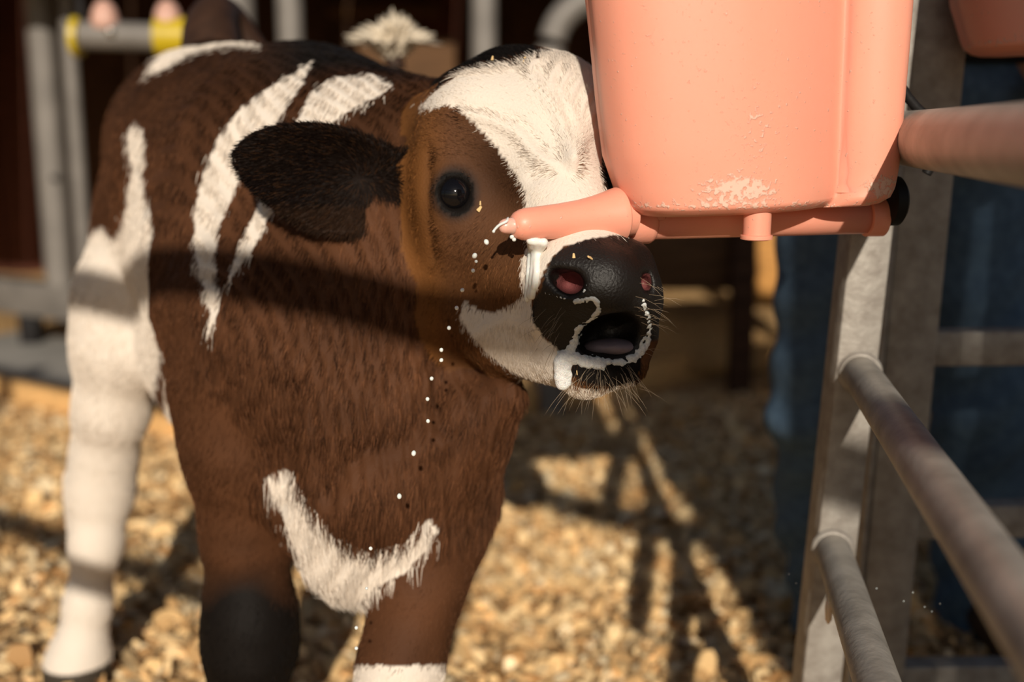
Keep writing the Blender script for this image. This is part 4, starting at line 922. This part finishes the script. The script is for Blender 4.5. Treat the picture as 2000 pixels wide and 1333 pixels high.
# ================================================================== MILK AND CRUMBS
def drop_mesh(r, el=1.0):
    bm = bmesh.new(); bmesh.ops.create_icosphere(bm, subdivisions=2, radius=r)
    for v in bm.verts: v.co.z *= el
    me = bpy.data.meshes.new('milk_drop'); bm.to_mesh(me); bm.free(); me.materials.append(M['milk']); me.polygons.foreach_set('use_smooth', np.ones(len(me.polygons), bool)); return me
dm = [drop_mesh(.0019, 1.1), drop_mesh(.0015, 1.0), drop_mesh(.0023, 1.25)]
tipY = (t1 + dd_ * .014).y
DR = [(950, 473, 2), (927, 500, 2), (930, 511, 1), (924, 529, 0), (903, 567, 0), (892, 602, 0), (877, 641, 0), (862, 684, 0), (862, 704, 0), (843, 740, 0), (835, 780, 0), (836, 823, 0), (808, 886, 2), (780, 970, 2), (724, 1072, 0), (716, 1150, 1), (696, 1227, 0), (696, 1267, 0)]
def thing(name, me, loc, label, cat, group=None, rot=None):
    o = bpy.data.objects.new(name, me); COL.objects.link(o); o.location = Vector(loc)
    if rot is not None: o.rotation_euler = rot
    return tag(o, label, cat, group)
for px, py, k in DR:
    thing('milk_drop', dm[k], P(px, py, tipY), 'white milk drop falling in a line from the teat tip past the calf\'s neck', 'milk drop', 'falling milk drops', (rng.normal(0, .4), rng.normal(0, .4), 0))
for px, py in ((1541, 1122), (1555, 1140), (1712, 1150), (1765, 1175), (1806, 1186), (1820, 1195), (1836, 1180), (1783, 1158)):
    o = thing('milk_drop', dm[1], P(px, py, 1.12), 'tiny stray milk droplet in the air by the gate rails', 'milk drop', 'stray milk droplets'); o.scale = (.45, .45, .45)
# stream leaving the teat
tipw = t1 + dd_ * .004 + Vector((0, 0, .007))
st = bez([tuple(tipw), P(989, 433, tipY - .004), P(975, 440, tipY - .004), P(966, 449, tipY - .004), P(963, 455, tipY - .004)], 16)
bm = bmesh.new(); tube(bm, st, list(np.interp(np.linspace(0, 1, 16), [0, .8, .9, 1], [.0014, .0011, .0017, .0008])), 12); o = from_bm('milk_stream', bm, M['milk']); tag(o, 'thin curved stream of milk leaving the teat tip', 'milk')
bm = bmesh.new()
for x_, y_, r_ in ((1000, 463, .0022), (1004, 468, .002)): bmesh.ops.create_icosphere(bm, subdivisions=2, radius=r_, matrix=Matrix.Translation(Vector(P(x_, y_, t1.y + .002))))
o = from_bm('milk_bead', bm, M['milk']); tag(o, 'milk bead clinging under the rounded end of the teat', 'milk')
# milk strands running from teat down the nose
Sg = Sdf(P(1000, 620, .97) - .01, P(1110, 455, 1.12) + .01, .0016)
for c_ in ([(1036, 470), (1037, 500), (1034, 540), (1030, 585)], [(1062, 474), (1050, 500), (1048, 540), (1040, 580)], [(1046, 472), (1043, 520), (1036, 580)]):
    cc = bez(c_, 26)
    for i, (x_, y_) in enumerate(cc):
        q = S.hit(x_, y_); w_ = max(0, 1 - i / 6); q = q * (1 - w_) + P(x_, y_, t1.y + .004) * w_; Sg.cone(q - cF * .0015, .0030 + .0012 * w_, k=.003)
gv, gf = Sg.mesh(); o = link('milk_streak', np_mesh('milk_streak', gv, gf), M['milk']); tag(o, 'white milk streaks running down the calf\'s nose beside the nostril', 'milk')
# drip on the lower rail
p = P(1619, 1190, 1.13); bm = bmesh.new(); tube(bm, [p + np.array([0, 0, .02]), p, p - np.array([0, 0, .012]), p - np.array([0, 0, .017])], [.003, .0045, .0035, .001], 12)
o = from_bm('milk_drip', bm, mat('curdled_milk', (.75, .58, .40), .3, .5, sss=.3)); tag(o, 'cream coloured milk drip hanging from the lowest gate rail', 'milk')
# wood crumbs on the head
def crumb(L):
    bm = bmesh.new(); bmesh.ops.create_cube(bm, size=1)
    for v in bm.verts: v.co = Vector((v.co.x * L, v.co.y * L * .5 * (1.3 if v.co.x > 0 else .7), v.co.z * L * .22 + .1 * L * abs(v.co.x)))
    bmesh.ops.bevel(bm, geom=bm.edges[:], offset=L * .08, segments=1, affect='EDGES'); me = bpy.data.meshes.new('wood_crumb'); bm.to_mesh(me); bm.free(); me.materials.append(mat('crumb_wood', (.74, .52, .25), .7, .3)); return me
cm = [crumb(.0065), crumb(.0045), crumb(.009)]
CRB = [(938, 399, 1, 'pale wood crumb stuck just beside the calf\'s eye'), (937, 410, 0, 'pale wood crumb below the eye-side crumb on the cheek'), (963, 119, 1, 'pale crumb on the dark poll hair of the calf'), (1026, 118, 0, 'wood crumb where dark poll meets white forehead'), (1022, 127, 1, 'small crumb in the white hair at the poll'), (1056, 178, 1, 'small crumb in the white forehead folds'), (1152, 507, 0, 'ragged wood fleck on top of the black muzzle'), (1122, 503, 1, 'thin wood sliver on the muzzle above the nostril'), (1128, 727, 1, 'pale seed sliver on the dark chin')]
for x_, y_, k, lab in CRB:
    q = S.hit(x_, y_); nn = S.normal(q)[0]; thing('wood_crumb', cm[k], q + nn * .003, lab, 'wood crumb', 'wood crumbs on the calf', (rng.uniform(0, 3), rng.uniform(0, 3), rng.uniform(0, 3)))
